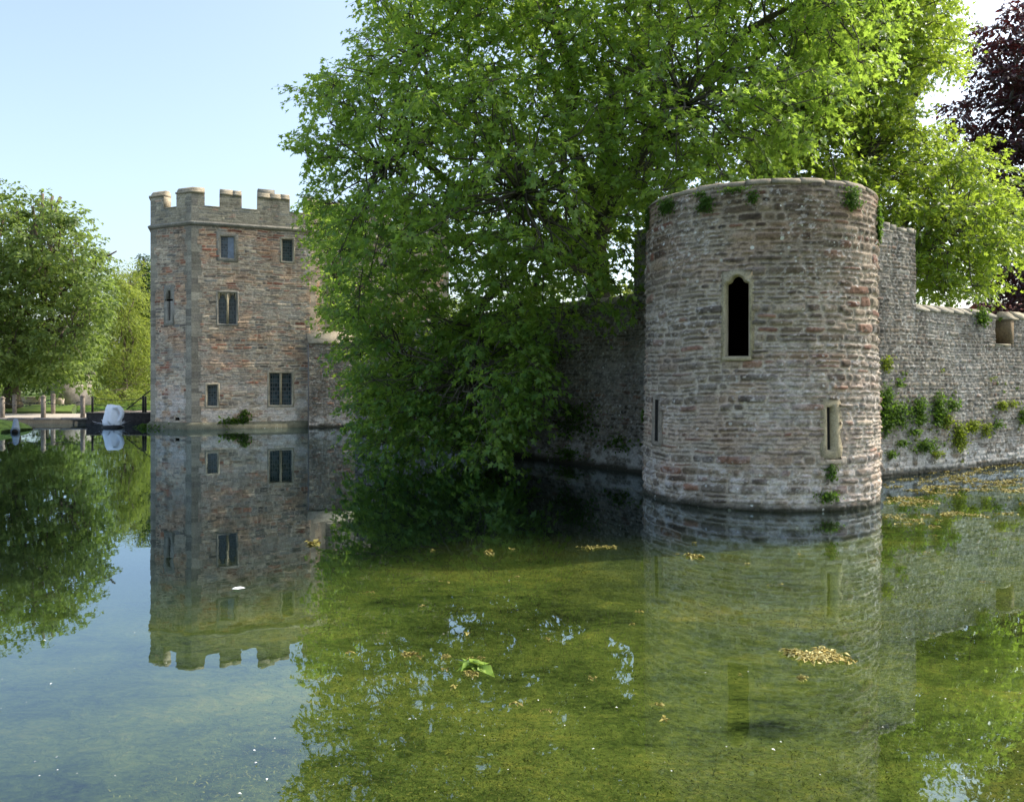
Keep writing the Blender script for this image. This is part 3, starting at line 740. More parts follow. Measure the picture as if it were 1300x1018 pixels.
def stub_cap(m):
    r = np.random.default_rng(4); u = -1.6
    while u < tst:
        w = .22+.2*r.random(); w = min(w, tst-u+.01)
        a = WR0+WRd*u; m.box((a[0]+.02, a[1], zstub-.08+.03*r.random()), np.array([*WRd, 0])*(w-.015), np.array([-WRd[1], WRd[0], 0])*.5, (0, 0, .07+.09*r.random())); u += w
mbuild(stub_cap, 'rough_capping', M['dressgrey'], rw)

lw = thing('moat_wall', 'dark shaded rubble curtain wall under the overhanging tree, from round tower to gatehouse', 'wall', (WL0[0], WL0[1], 0))
LL = 17.5; EL = WL0+WLd*LL
mapL = planar(EL, -WLd)
zl = 4.4; stubL = LL-.36
def keepL(u, v): return v < np.where(u > stubL, 6.1, zl)
grid_wall('wall', mapL, (0, LL+1.6), (-.4, 6.12), .03, M['rubble'], lw, wall_h(311, PT, .9), keep=keepL)
lineL = lambda a, b: [tuple(EL-WLd*a), tuple(EL-WLd*b)]
mbuild(lambda m: (sweep(m, lineL(0, stubL+.01), core_prof(zl-.04)), sweep(m, lineL(stubL+.003, LL+1.6), core_prof(6.05))), 'wall_core', M['core'], lw)
mbuild(lambda m: coped(m, *lineL(-.1, stubL-.02), cop(zl-.02, .05, .2), 3), 'coping', M['dressgrey'], lw)
mbuild(lambda m: sweep(m, lineL(stubL-.03, LL+1.6), [(.03, 6.06), (.03, 6.14), (-.5, 6.2), (-.5, 6.06)]), 'capping', M['dressgrey'], lw)

# ------------------------------------------------------------------ GATEHOUSE
gh = thing('gatehouse', 'tall battlemented stone gatehouse with angled corner and leaded windows rising from moat', 'building', (*GB, 0))
ZS, ZE, ZM = 9.64, 10.46, 11.03
def fuv(o, d):
    o = np.array(o); d = np.array(d)
    def g(px, py):
        k = (px-CX)/F; u = (k*o[1]-o[0])/(d[0]-k*d[1]); Y = o[1]+d[1]*u
        return np.array([u, CH+(HY-py)/F*Y])
    return g
FU = fuv(GB, GF)                       # front face: u from corner B to the right
LU = fuv(GA, -GL)                      # chamfer face: u from A to B
frontL = float(np.linalg.norm(GC-GB)); leftL = float(np.linalg.norm(GA-GB))
def gate_h(seed, length, quoin0=True, quoin1=True):
    def f(U, V):
        h, c, m = masonry(U, V, seed, (.07, .15), (.16, .6), .05, .014, .035, PG, (.42, .37, .29))
        red = sstep(.5, .68, fbm(U*.9, V*1.6, seed+61, 4)); c = mix(c, c*np.array([1.12, .88, .76]), red*.7)
        drk = sstep(.55, .68, fbm(U*5, V*11, seed+71, 3)); c = mix(c, c*.55, drk*.6)
        grey = sstep(.5, .66, fbm(U*.7+9, V*.9, seed+62, 4)); c = mix(c, np.array([[.34, .33, .29]])*(.75+.5*fbm(U*7, V*10, seed))[:, None], grey*.4)
        wl = sstep(2.6, 1.1, V)*sstep(.4, .62, fbm(U*1.8, V*2.6, seed+63, 4)); c = mix(c, np.array([[.52, .5, .47]])*(.55+.7*fbm(U*6, V*11, seed+1))[:, None], wl*.65)
        # parapet above the string course: greyer ashlar-like rubble
        hp, cp, mp_ = masonry(U, V, seed+300, (.08, .16), (.2, .55), .02, .012, .02, PP, (.34, .31, .24))
        par = (V > ZS).astype(float); c = mix(c, cp, par); h = h*(1-par)+hp*par
        # quoins: long-and-short grey ashlar
        hq, cq, mq = masonry(U*0+.5, V, seed+500, (.28, .42), (5, 6), .0, .008, .006, PA, (.3, .28, .22))
        alt = .26+.22*h2(np.floor(V/.36), np.zeros_like(V), seed+7)
        for on, e in ((quoin0, U), (quoin1, length-U)):
            if on: w = (e < alt*(1-.15*par)).astype(float); c = mix(c, cq, w); h = h*(1-w)+hq*w
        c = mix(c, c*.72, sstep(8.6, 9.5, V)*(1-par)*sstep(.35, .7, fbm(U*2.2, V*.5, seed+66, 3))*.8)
        stain = sstep(.5, .75, fbm(U*2.6, V*.5, seed+64, 4)); c = mix(c, c*np.array([.62, .6, .58]), stain*.5)
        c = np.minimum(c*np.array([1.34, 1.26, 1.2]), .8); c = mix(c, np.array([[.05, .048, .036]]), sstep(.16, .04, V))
        edge = np.minimum(U, length-U); h = h*sstep(0, .05, edge)
        return h, c, np.clip(.5*m+.2, 0, 1)
    return f
def px_rect(fu, x0, x1, y0, y1):
    xm, ym = (x0+x1)/2, (y0+y1)/2
    return (fu(x0, ym)[0], fu(x1, ym)[0], fu(xm, y1)[1], fu(xm, y0)[1])
W1 = px_rect(FU, 280.5, 297, 300.5, 327.5); W2 = px_rect(FU, 358.5, 371.5, 304, 331.5)
W3 = px_rect(FU, 277.5, 300, 372, 411); W4 = px_rect(FU, 263.5, 275.5, 489, 515); W5 = px_rect(FU, 342.5, 370.5, 474, 514)
SL = px_rect(LU, 213, 216.5, 369, 407)
grow = lambda rc, d: (rc[0]-d, rc[1]+d, rc[2]-d, rc[3]+d)
# embrasures cut from the parapet
def emb(fu, x0, x1, ym): return (fu(x0, ym)[0], fu(x1, ym)[0])
E1, E2, E3 = emb(FU, 260, 279, 255), emb(FU, 307, 327, 255), emb(FU, 368, 385.5, 260)
EL1 = emb(LU, 208, 224, 255)
inE = lambda es: (lambda u, v: (v > ZE) & np.any([(u > a) & (u < b) for a, b in es], axis=0))
mapF, mapA = planar(GB, GF), planar(GA, -GL)
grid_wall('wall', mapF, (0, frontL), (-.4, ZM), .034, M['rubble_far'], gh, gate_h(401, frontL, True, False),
          [rect_hole(grow(w, .11), .03) for w in (W1, W2, W3, W4, W5)]+[inE([E1, E2, E3])])
dh = px_rect(LU, 223, 228, 530, 534)
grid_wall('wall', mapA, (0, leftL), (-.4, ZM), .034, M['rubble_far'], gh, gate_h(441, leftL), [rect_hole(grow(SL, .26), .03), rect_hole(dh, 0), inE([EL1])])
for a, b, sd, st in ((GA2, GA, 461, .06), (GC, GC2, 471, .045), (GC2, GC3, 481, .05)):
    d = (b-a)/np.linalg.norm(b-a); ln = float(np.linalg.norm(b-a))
    grid_wall('wall', planar(a, d), (0, ln), (-.4, ZM), st, M['rubble_far'], gh, (lambda U, V, f=gate_h(sd, ln), k=(.55 if sd == 471 else 1.): (lambda q: (q[0], q[1]*k, q[2]))(f(U, V))), [inE([(ln*.35, ln*.6)])] if ln > 2 else [])  # short return face darkened: tree shade put into its stone colour
def gcore(m):
    sweep(m, [GA3, GA2, GA, GB, GC, GC2, GC3, GC3+np.array([-1.8, 4.6]), GA3], [(-.26, -.5), (-.26, ZE-.03), (-.5, ZE-.03), (-.5, -.5)])
    b = len(m.v)
    for p in (GA3, GA2, GA, GB, GC, GC2, GC3, GC3+np.array([-1.8, 4.6])): m.v.append((p[0], p[1]+.3, 9.5))
    m.f.append(tuple(range(b, b+8)))
mbuild(gcore, 'wall_core', M['core'], gh)
PL = [GA2, GA, GB, GC, GC2, GC3]
mbuild(lambda m: sweep(m, PL, [(-.05, ZS-.13), (.03, ZS-.13), (.12, ZS-.03), (.12, ZS+.02), (-.01, ZS+.10), (-.05, ZS+.10)]), 'string_course', M['dressgrey'], gh)
mbuild(lambda m: sweep(m, PL, [(-.05, -.5), (.16, -.5), (.16, .20), (.02, .33), (-.05, .33)]), 'plinth', M['moss'], gh)
# embrasure sills + merlons (thickness, copings)
def on(o, d, u): return np.array(o)+np.array(d)*u
def merl(m, line, cut=(0, 0)):
    sweep(m, line, [(-.008, ZE-.05), (-.008, ZM-.005), (-.42, ZM-.005), (-.42, ZE-.05)])
def cap(m, line, zt=ZM, extra=0):
    sweep(m, line, [(.07, zt), (.07, zt+.09), (-.03, zt+.11), (-.03, zt+.17), (-.11, zt+.29), (-.33, zt+.29), (-.44, zt+.12), (-.44, zt)])
merlons = [[on(GA2, (GA-GA2)/np.linalg.norm(GA-GA2), 1.5), GA, on(GA, -GL, EL1[0])], [on(GA, -GL, EL1[1]), GB, on(GB, GF, E1[0])],
           [on(GB, GF, E1[1]), on(GB, GF, E2[0])], [on(GB, GF, E2[1]), on(GB, GF, E3[0])], [on(GB, GF, E3[1]), GC, GC2, on(GC2, GF, .9)], [on(GC2, GF, 2.2), on(GC2, GF, 3.4)], [on(GC2, GF, 4.6), GC3]]
for ln in merlons:
    o = mbuild(lambda m: merl(m, ln), 'merlon', M['coping'], gh)
    mbuild(lambda m: cap(m, ln) if len(ln) > 2 else coped(m, ln[0], ln[1], [(.07, ZM), (.07, ZM+.09), (-.03, ZM+.11), (-.03, ZM+.17), (-.11, ZM+.29), (-.33, ZM+.29), (-.44, ZM+.12), (-.44, ZM)], 7, .4, .7), 'coping', M['coping'], o)
for o_, d_, e in ((GB, GF, E1), (GB, GF, E2), (GB, GF, E3), (GA, -GL, EL1)):
    mbuild(lambda m: sweep(m, [on(o_, d_, e[0]+.003), on(o_, d_, e[1]-.003)], [(.03, ZE-.04), (.03, ZE+.005), (-.4, ZE+.06), (-.4, ZE-.04)]), 'embrasure_sill', M['coping'], gh)
# taller chimney-like block behind the third merlon
mbuild(lambda m: m.box((*on(GB+np.array([-GF[1], GF[0]])*.1, GF, E2[1]+.02), ZM+.1), np.array([*GF, 0])*.78, np.array([-GF[1], GF[0], 0])*.5, (0, 0, .36)), 'raised_block', M['dressgrey'], gh)

def uvpane(name, mapfn, rc, h, mat, parent):
    P = mapfn(np.array([rc[0], rc[1], rc[1], rc[0]]), np.array([rc[2], rc[2], rc[3], rc[3]]), np.full(4, h))
    return mesh_np(name, P, [0, 1, 2, 3], [0], mat, parent, uv=np.array([(0, 0), (1, 0), (1, 1), (0, 1)]))
def rc_pts(rc): return [(rc[0], rc[2]), (rc[1], rc[2]), (rc[1], rc[3]), (rc[0], rc[3])]
def mfr(mapfn, rc, surround=.11):
    def f(m):
        rings(m, mapfn, [(rc_pts(grow(rc, surround)), -.05), (rc_pts(grow(rc, surround)), .02), (rc_pts(grow(rc, .045)), .025), (rc_pts(rc), -.05), (rc_pts(rc), -.3)])
    return f
def bar(m, mapfn, u0, u1, v0, v1, h0, h1):
    P = mapfn(np.array([u0, u1, u1, u0]*2), np.array([v0, v0, v1, v1]*2), np.array([h0]*4+[h1]*4))
    m.add(P, [(0, 3, 2, 1), (4, 5, 6, 7), (0, 1, 5, 4), (1, 2, 6, 5), (2, 3, 7, 6), (3, 0, 4, 7)])
for rc, two, gm in ((W1, False, 'glass'), (W2, False, 'glass'), (W3, True, 'glass'), (W4, False, 'glass2'), (W5, True, 'glass')):
    w = mbuild(mfr(mapF, rc, .2 if rc is W1 else .11), 'window', M['dressgrey' if rc in (W1, W3) else 'dress2'], gh)
    cu_ = (rc[0]+rc[1])/2
    if two:
        bar_w = .055
        mbuild(lambda m: (bar(m, mapF, cu_-bar_w, cu_+bar_w, rc[2]+.002, rc[3]-.002, -.17, -.03), bar(m, mapF, cu_-.03, cu_+.03, rc[2]+.003, rc[3]-.003, -.031, -.005)), 'mullion', M['dress'], w)
        uvpane('pane', mapF, (rc[0]-.01, cu_, rc[2]-.01, rc[3]+.01), -.18, M[gm], w); uvpane('pane', mapF, (cu_, rc[1]+.01, rc[2]-.01, rc[3]+.01), -.182, M[gm], w)
        if rc is W3:      # trefoil heads
            def heads(m):
                for x0, x1 in ((rc[0]+.002, cu_-bar_w), (cu_+bar_w, rc[1]-.002)):
                    c_ = (x0+x1)/2; hw = (x1-x0)/2; z0 = rc[3]-.36; zt_ = rc[3]-.06
                    arc = [(x0, z0), (x0+.25*hw, z0+.08), (x0+.42*hw, z0+.09), (x0+.4*hw, z0+.17), (c_, zt_), (x1-.4*hw, z0+.17), (x1-.42*hw, z0+.09), (x1-.25*hw, z0+.08), (x1, z0)]
                    topp = [(x, rc[3]) for x, _ in arc]
                    rings(m, mapF, [(topp, -.05), (arc, -.05), (arc, -.16)], close=False)
            mbuild(heads, 'window_head', M['dress'], w)
    elif rc is W1:
        uvpane('pane', mapF, (rc[0]-.01, cu_+.02, rc[2]-.01, rc[3]+.01), -.18, M['glass2'], w)
        uvpane('pane', mapF, (cu_+.02, rc[1]+.01, rc[2]-.01, rc[3]+.01), -.15, M['glassblue'], w)
    else: uvpane('pane', mapF, (rc[0]-.01, rc[1]+.01, rc[2]-.01, rc[3]+.01), -.18, M[gm], w)
def loop_(m):
    x0, x1, z0, z1 = SL; zc_ = LU(215, 381)[1]; cw = .17; ch = .05
    pts = [(x0, z0), (x1, z0), (x1, zc_-ch), (x1+cw, zc_-ch), (x1+cw, zc_+ch), (x1, zc_+ch), (x1, z1), (x0, z1), (x0, zc_+ch), (x0-cw, zc_+ch), (x0-cw, zc_-ch), (x0, zc_-ch)]
    X0, X1, Y0, Y1 = grow(SL, .26)
    o_ = [(X0, Y0), (X1, Y0), (X1, zc_-ch), (X1, zc_-ch), (X1, zc_+ch), (X1, zc_+ch), (X1, Y1), (X0, Y1), (X0, zc_+ch), (X0, zc_+ch), (X0, zc_-ch), (X0, zc_-ch)]
    rings(m, mapA, [(o_, -.05), (o_, .012), (pts, .012), (pts, -.11)])
mbuild(loop_, 'arrow_loop', M['dressgrey'], gh)
mbuild(lambda m: bar(m, mapA, SL[0]-.24, SL[1]+.24, SL[2]-.1, SL[3]+.1, -.2, -.12), 'dark_recess', M['dark'], gh)  # dark slab standing for the shade behind the loop
mbuild(lambda m: (bar(m, mapA, dh[0]-.1, dh[1]+.1, dh[2]-.1, dh[3]+.1, -.25, -.2),), 'drain_hole', M['dark'], gh)
# lower annex in front of the main block, with sloping stone coping
E0 = on(GC, GF, -.06)+np.array([.1, -.45]); E1p = E0+GF*2.9
ax = thing('gatehouse_annex', 'low stone annex with sloping weathered coping beside the gatehouse, half hidden by leaves', 'building', (*E0, 0))
dE = GF
grid_wall('wall', planar(E0, dE), (0, 2.9), (-.4, 4.1), .034, M['rubble_far'], ax, lambda U, V: wall_h(521, PG, .9)(U, V))
dS = (E0-(E0+np.array([-GF[1], GF[0]])*1.2)); dS = dS/np.linalg.norm(dS)
mbuild(lambda m: sweep(m, [E0, E1p], [(-.025, -.5), (-.025, 4.08), (-.6, 4.6), (-.9, 4.6), (-.9, -.5)]), 'wall_core', M['greybuild'], ax)
mbuild(lambda m: sweep(m, [on(E0, dE, -.04), E1p], [(.06, 4.06), (.06, 4.13), (-.62, 4.72), (-.9, 4.72), (-.9, 4.62), (-.6, 4.61)]), 'coping', M['coping'], ax)

# ------------------------------------------------------------------ CAUSEWAY, PATH, BRIDGE
YC = 42.0
xw = lambda px, Y=YC: (px-CX)/F*Y
cz = .30
cw = thing('causeway', 'low dark stone causeway carrying the pale path across the moat', 'causeway', (xw(50), YC, 0))
mbuild(lambda m: (m.box((xw(-260), YC, -.8), (xw(113)-xw(-260), 0, 0), (0, 5.2, 0), (0, 0, .8+cz-.09)),), 'retaining_wall', M['causeway'], cw)
mbuild(lambda m: [m.box((xw(-260)+i*1.4, YC-.1-.02*(i % 2), cz-.088), (1.385, 0, 0), (0, .5, 0), (0, 0, .09+.008*(i % 3))) for i in range(11)], 'edge_stones', M['greybuild'], cw)
poly_sheet('path', [(xw(-260), YC+.35), (xw(112), YC+.35), (xw(112), YC+5.0), (xw(-60), YC+5.2), (xw(-260), YC+5.4)], cz+.012, M['gravel'])
bz = .60
br = thing('footbridge', 'dark timber footbridge with thin rails between causeway and gatehouse', 'bridge', (xw(150), YC, 0))
bx0, bx1 = xw(110), xw(196)
mbuild(lambda m: m.box((bx0, YC-.05, -.6), (bx1-bx0, 0, 0), (0, .25, 0), (0, 0, bz+.55)), 'side_beam', M['rail'], br)
mbuild(lambda m: [m.box((bx0+.01+i*.2, YC-.09, bz-.045), (.185, 0, 0), (0, 2.6, 0), (0, 0, .05)) for i in range(17)], 'deck', M['post'], br)
for px_ in (117, 181.5, 184.5):
    mbuild(lambda m: m.cbox((xw(px_), YC+.03, bz), .09, .09, .85, .012), 'rail_post', M['rail'], br)
for dz, sg in ((.78, 0), (.45, 0), (.2, 0)):
    mbuild(lambda m: m.tube(limb_pts((xw(117), YC+.03, bz+dz), (xw(181.5), YC+.03, bz+dz-.06), np.random.default_rng(int(dz*100)), 0, 9, -.045), .018, 5), 'rail_cable', M['iron'], br)
mbuild(lambda m: m.tube([(xw(160), YC+.05, bz+.15), (xw(178), YC+.06, bz+.75), (xw(193), YC+.1, bz+1.25)], .03, 6), 'handrail', M['rail'], br)

# posts with slack chains along the causeway
def bollard(px_, pyt, pyb, Y, label, w=.19):
    b = gp(px_, 500, 0); x = xw(px_, Y); z = cz if Y < 47.5 else .62
    h = CH+(HY-pyt)/F*Y-z
    t = thing('bollard_post', label, 'post', (x, Y, z), 'posts along the causeway path')
    mbuild(lambda m: m.cbox((x, Y, z-.25), w, w, h+.16, .03), 'shaft', M['post'], t)
    mbuild(lambda m: (m.cbox((x, Y, z+h-.09), w+.035, w+.035, .05, .012), m.cbox((x, Y, z+h-.04), w*.9, w*.9, .07, .04)), 'cap', M['post'], t)
    return np.array([x, Y, z+h*.75])
pf = [bollard(-48, 503, 530, 42.35, 'stone post just outside the left edge of the photo, front row'),
      bollard(3, 504, 530, 42.35, 'stone post at the far left edge, front row beside the water'),
      bollard(55, 502.5, 531, 42.35, 'stone post in the middle of the causeway front edge, pale pink wall behind'),
      bollard(105, 502, 527, 42.45, 'stone post at the right end of the path, next to the footbridge')]
pb = [bollard(-30, 501, 525, 46.8, 'stone post outside the left edge of the photo, back row'),
      bollard(18.5, 501, 525, 46.8, 'stone post second from the left edge, back row before the tree trunk'),
      bollard(67.5, 500, 524, 46.8, 'shaded stone post before the grey outbuilding, back row')]
def chain(a, b, label):
    r_ = np.random.default_rng(3); P = limb_pts(a, b, r_, 0, 12, -.1)
    m = MB()
    for i in range(len(P)-1):
        q = P[i]*.9+P[i+1]*.1; w = P[i]*.1+P[i+1]*.9; m.tube([q, (q+w)/2, w], [.02, .03, .02], 5)
    tag(m.build('chain', M['iron']), label, 'chain', 'chains between the posts')
chain(pf[0], pf[1], 'iron chain leaving the left photo edge, front row of posts'); chain(pf[1], pf[2], 'slack iron chain between the first and second front posts')
chain(pf[2], pf[3], 'slack iron chain between middle front post and bridge end'); chain(pb[0], pb[1], 'iron chain leaving the left photo edge, back row of posts'); chain(pb[1], pb[2], 'slack iron chain between the two back posts, before the pink wall')

# near-left grass bank and pipe
def bank(m):
    n = 14; b = len(m.v)
    rows = []
    for i in range(n+1):
        t = i/n; x = xw(-120, 36)+(xw(17, 36)-xw(-120, 36))*t
        w = max(.0, 1-t**6); prof = [(34.6+.6*(1-w), -.5), (34.8+.5*(1-w), .08), (35.4+.3*(1-w), .34*w+.1), (36.4, .5*w+.1), (37.6, .45*w+.05), (38.2, -.5)]
        for y, z in prof: m.v.append((x+.05*math.sin(i*2.1), y+.08*math.sin(i*1.7), z))
    for i in range(n):
        for q in range(5): m.f.append((b+i*6+q, b+(i+1)*6+q, b+(i+1)*6+q+1, b+i*6+q+1))
    m.f.append(tuple(b+n*6+q for q in range(6)))
tag(mbuild(bank, 'grass_bank', M['grass'], smooth=True), kind='structure')
pp = thing('drain_pipe', 'blue grey pipe with dark mouth sloping from grass bank into the moat', 'pipe', (xw(22, 35.5), 35.5, 0))
mbuild(lambda m: m.tube([(xw(16.5, 35.6), 35.8, .52), (xw(20, 35.6), 35.6, .33), (xw(23.5, 35.6), 35.4, .12), (xw(24.5, 35.6), 35.3, .05)], [.1, .13, .17, .19], 12), 'barrel', M['greypipe'], pp, smooth=True)
mbuild(lambda m: m.tube([(xw(24.3, 35.6), 35.31, .055), (xw(24.6, 35.6), 35.27, .04)], [.12, .12], 12), 'mouth', M['dark'], pp)

# ------------------------------------------------------------------ SWAN-LIKE SCULPTURE
YS = 38.9; sx = xw(143.5, YS)
sw = thing('swan_sculpture', 'white swan-like sculpture of cupped wings on a dark float by the footbridge', 'sculpture', (sx, YS, 0))
zx = lambda a: sx+(a-545)/10.18*YS/F              # outline read off the photo
zy = lambda b: (620-b)/10.18*YS/F+.02
def body(m):          # raised cupped wings: an upright rounded shell with a slanting top
    rows = [(612, 440, 640, .30), (585, 424, 650, .36), (555, 418, 652, .40), (520, 426, 648, .41), (480, 436, 642, .40), (440, 445, 634, .38), (400, 453, 622, .35), (370, 459, 608, .31), (350, 464, 592, .25), (338, 470, 560, .17), (330, 476, 520, .08)]
    n = 40; b0 = len(m.v)
    for y, xa, xb, dp in rows:
        cx_, hw = (zx(xa)+zx(xb))/2, (zx(xb)-zx(xa))/2
        for i in range(n):
            a_ = 2*math.pi*i/n; f = 1+.022*math.sin(a_*11+y*.02)*(1 if y < 590 else .3)
            m.v.append((cx_+hw*math.cos(a_)*f, YS+dp*math.sin(a_)*f, zy(y)+.02*math.sin(a_*5)*(y < 360)))
    for r_ in range(len(rows)-1):
        for i in range(n): m.f.append((b0+r_*n+i, b0+r_*n+(i+1) % n, b0+(r_+1)*n+(i+1) % n, b0+(r_+1)*n+i))
    m.f.append(tuple(b0+(len(rows)-1)*n+i for i in range(n)))
def neck(m):          # neck looping over to the right and down to the float
    P = np.array([(zx(x), YS-.27+.02*k, zy(y)) for k, (x, y) in enumerate([(580, 372), (612, 356), (648, 360), (676, 388), (688, 430), (680, 475), (655, 515), (618, 548), (580, 572)])])
    m.tube(P, [.05, .085, .1, .105, .105, .1, .09, .075, .05], 12)
mbuild(body, 'wings', M['white'], sw, smooth=True)
mbuild(neck, 'neck', M['white'], sw, smooth=True)
def quills(m):
    for i in range(15):
        a = i*2.399; k = .25+.25*random.random()
        p = np.array([sx+.3*math.cos(a), YS+.28*math.sin(a), .12]); q = p+np.array([math.cos(a)*k*1.15, math.sin(a)*k*.8, .05+.17*random.random()])
        s_ = np.array([-math.sin(a), math.cos(a), 0])*.045
        m.add([p-s_*.6, q-s_*.4, q+(q-p)*.25, q+s_*.7, p+s_], [(0, 1, 2, 3, 4)])
mbuild(quills, 'quills', M['white'], sw)
def flo(m):
    n = 20; b = len(m.v)
    for z, k in ((-.1, .8), (.05, .95), (.12, .7)):
        for i in range(n): a = 2*math.pi*i/n; m.v.append((sx+.55*k*math.cos(a), YS+.5*k*math.sin(a), z))
    for r_ in range(2):
        for i in range(n): m.f.append((b+r_*n+i, b+r_*n+(i+1) % n, b+(r_+1)*n+(i+1) % n, b+(r_+1)*n+i))
    m.f.append(tuple(b+2*n+i for i in range(n)))
mbuild(flo, 'float', M['blackfloat'], sw)

# ------------------------------------------------------------------ small buildings beyond
def house(name, label, x0, x1, y0, y1, zg, zw, zr, wm, rm, wins=()):
    t = thing(name, label, 'building', ((x0+x1)/2, y0, zg))
    mbuild(lambda m: m.box((x0, y0, zg-.3), (x1-x0, 0, 0), (0, y1-y0, 0), (0, 0, zw-zg+.3)), 'wall', wm, t)
    ym = (y0+y1)/2
    def roof(m):
        o = .25
        V = [(x0-o, y0-o, zw-.05), (x1+o, y0-o, zw-.05), (x1+o, ym, zr), (x0-o, ym, zr), (x1+o, y1+o, zw-.05), (x0-o, y1+o, zw-.05)]
        V += [(a, b_, c+.12) for a, b_, c in V]
        m.add(V, [(0, 1, 2, 3), (3, 2, 4, 5), (6, 9, 8, 7), (9, 11, 10, 8), (0, 6, 7, 1), (5, 4, 10, 11), (0, 3, 9, 6), (3, 5, 11, 9), (1, 7, 8, 2), (2, 8, 10, 4)])
    mbuild(roof, 'roof', rm, t)
    for wx, wz in wins:
        f = mbuild(lambda m: (m.box((wx-.5, y0-.03, wz-.06), (1, 0, 0), (0, .02, 0), (0, 0, .06)), m.box((wx-.5, y0-.03, wz+1), (1, 0, 0), (0, .02, 0), (0, 0, .06)), m.box((wx-.5, y0-.03, wz+.001), (.06, 0, 0), (0, .02, 0), (0, 0, .998)), m.box((wx+.44, y0-.03, wz+.001), (.06, 0, 0), (0, .02, 0), (0, 0, .998))), 'window', M['dress'], t)
        mbuild(lambda m: m.box((wx-.439, y0-.012, wz+.002), (.878, 0, 0), (0, .01, 0), (0, 0, .996)), 'pane', M['glass'], f)
    return t
p0 = at(1282, 392, 52)
house('cottage', 'red roofed house glimpsed over the far right wall behind the copper beech', p0[0], p0[0]+14, 52, 59, .6, at(0, 408, 52)[2], at(0, 386, 55)[2], M['greybuild'], M['tile'])
p1 = at(70, 515, 60)
house('outbuilding', 'small grey stone outbuilding in the shade under the left trees', at(64, 0, 60)[0], at(90, 0, 60)[0], 60, 63, .6, at(0, 476, 60)[2], at(0, 470, 60)[2]+.5, M['core'], M['core'])
wl_ = thing('garden_wall', 'sunlit pale pink low wall under the left trees beyond the grass', 'wall', (at(38, 0, 57)[0], 57, .6))
mbuild(lambda m: m.box((at(22, 0, 57)[0], 57, .5), (at(53, 0, 57)[0]-at(22, 0, 57)[0], -.3, 0), (0, .4, 0), (0, 0, at(0, 505, 57)[2]-.5)), 'wall', M['pinkwall'], wl_)
mbuild(lambda m: m.box((at(21.5, 0, 57)[0], 56.95, at(0, 505, 57)[2]+.002), (at(53.5, 0, 57)[0]-at(21.5, 0, 57)[0], -.3, 0), (0, .5, 0), (0, 0, .07)), 'coping', M['pinkwall'], wl_)
bl = thing('stone_trough', 'small pale stone block on the grass beside the shaded outbuilding', 'stone block', (at(75, 0, 55)[0], 55, .6))
mbuild(lambda m: m.cbox((at(75, 0, 55)[0], 55, .6), .55, .4, .42, .04), 'block', M['pinkwall'], bl)
poly_sheet('lawn', [(-62, 47.4), (-26.1, 47.3), (-37.6, 69), (-37.6, 110), (-62, 110)], .43, M['grass'])

# ------------------------------------------------------------------ TREES
rA = np.random.default_rng(21)
ywall = lambda px: (17.42)/(((px-CX)/F)+.702)
mainpoly = [(520, -190), (455, -60), (440, 30), (392, 92), (356, 122), (374, 150), (362, 205), (392, 235), (372, 262), (402, 305), (390, 340), (412, 360), (398, 385), (430, 425), (424, 465), (444, 500), (432, 545), (446, 580), (470, 570), (510, 598), (560, 586), (600, 604), (645, 592), (664, 552), (700, 520), (716, 470), (760, 420),
            (818, 395), (818, 300), (860, 262), (960, 235), (1050, 190), (1130, 80), (1175, -60), (1130, -190)]
def y_main(x, y, r):
    if y > 330:
        w = min(ywall(x)-.9, 27.0); return w-(min(6.0, max(1.2, w-18.5)))*r.random()
    c = 24.0+(y < 100)*1.0
    return c+(r.random()**1.25-.62)*11*min(1, .35+abs(x-345)/260.)
def d_main(x, y):
    d = 1.0
    if x > 690 and y > 300: d = .5 if y < 395 else .3
    if 470 < x < 735 and 265 < y < 395: d = .75
    if x < 470 and y < 260: d = .8
    return d
Cm = clumps(mainpoly, 860, y_main, rA, 24, d_main)
Cx = clumps([(392, 250), (452, 250), (452, 430), (412, 430), (398, 380), (412, 330)], 16, lambda x, y, r: 31+3*r.random(), rA, 14)
Cx2 = np.array([at(a, b, 30+.35*(i % 5)) for i, (a, b) in enumerate([(402, 262), (399, 284), (396, 272), (405, 306), (408, 340), (412, 372), (418, 392), (432, 418), (442, 448), (452, 482), (458, 520), (466, 550), (418, 300), (424, 355), (430, 400), (410, 322), (456, 450)])])
Cl = clumps([(404, 378), (470, 350), (560, 372), (715, 400), (700, 520), (655, 592), (560, 590), (470, 590), (438, 570), (424, 450), (446, 490)], 80, y_main, rA, 26)
Cm = np.concatenate([Cm, Cx, Cx2, Cl])
tb = np.array([2.65, 25.2, .6])
tone = np.clip(.5+.05*(Cm[:, 2]-2)+.035*(Cm[:, 0]+2)+.2*rA.normal(size=len(Cm)), 0, 1)  # higher and right-hand clumps paler: sunlit look put into leaf colour
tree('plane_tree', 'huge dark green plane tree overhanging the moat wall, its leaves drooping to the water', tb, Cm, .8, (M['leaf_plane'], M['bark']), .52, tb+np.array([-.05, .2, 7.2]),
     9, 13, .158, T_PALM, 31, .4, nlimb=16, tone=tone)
rB = np.random.default_rng(22)
poly2 = [(930, 245), (970, 130), (1010, 30), (1050, -170), (1180, -150), (1212, -40), (1228, 45), (1250, 92), (1205, 112), (1180, 100), (1172, 130), (1212, 165), (1262, 186), (1282, 215), (1312, 240), (1330, 300), (1292, 345), (1262, 372), (1240, 398), (1165, 398), (1105, 330), (1010, 260)]
C2 = clumps(poly2, 500, lambda x, y, r: 24.0+7.0*r.random()**1.4-(x < 1080)*1.6-(y > 250)*1.0, rB, 19)
b2 = np.array([11.4, 27.2, .6])
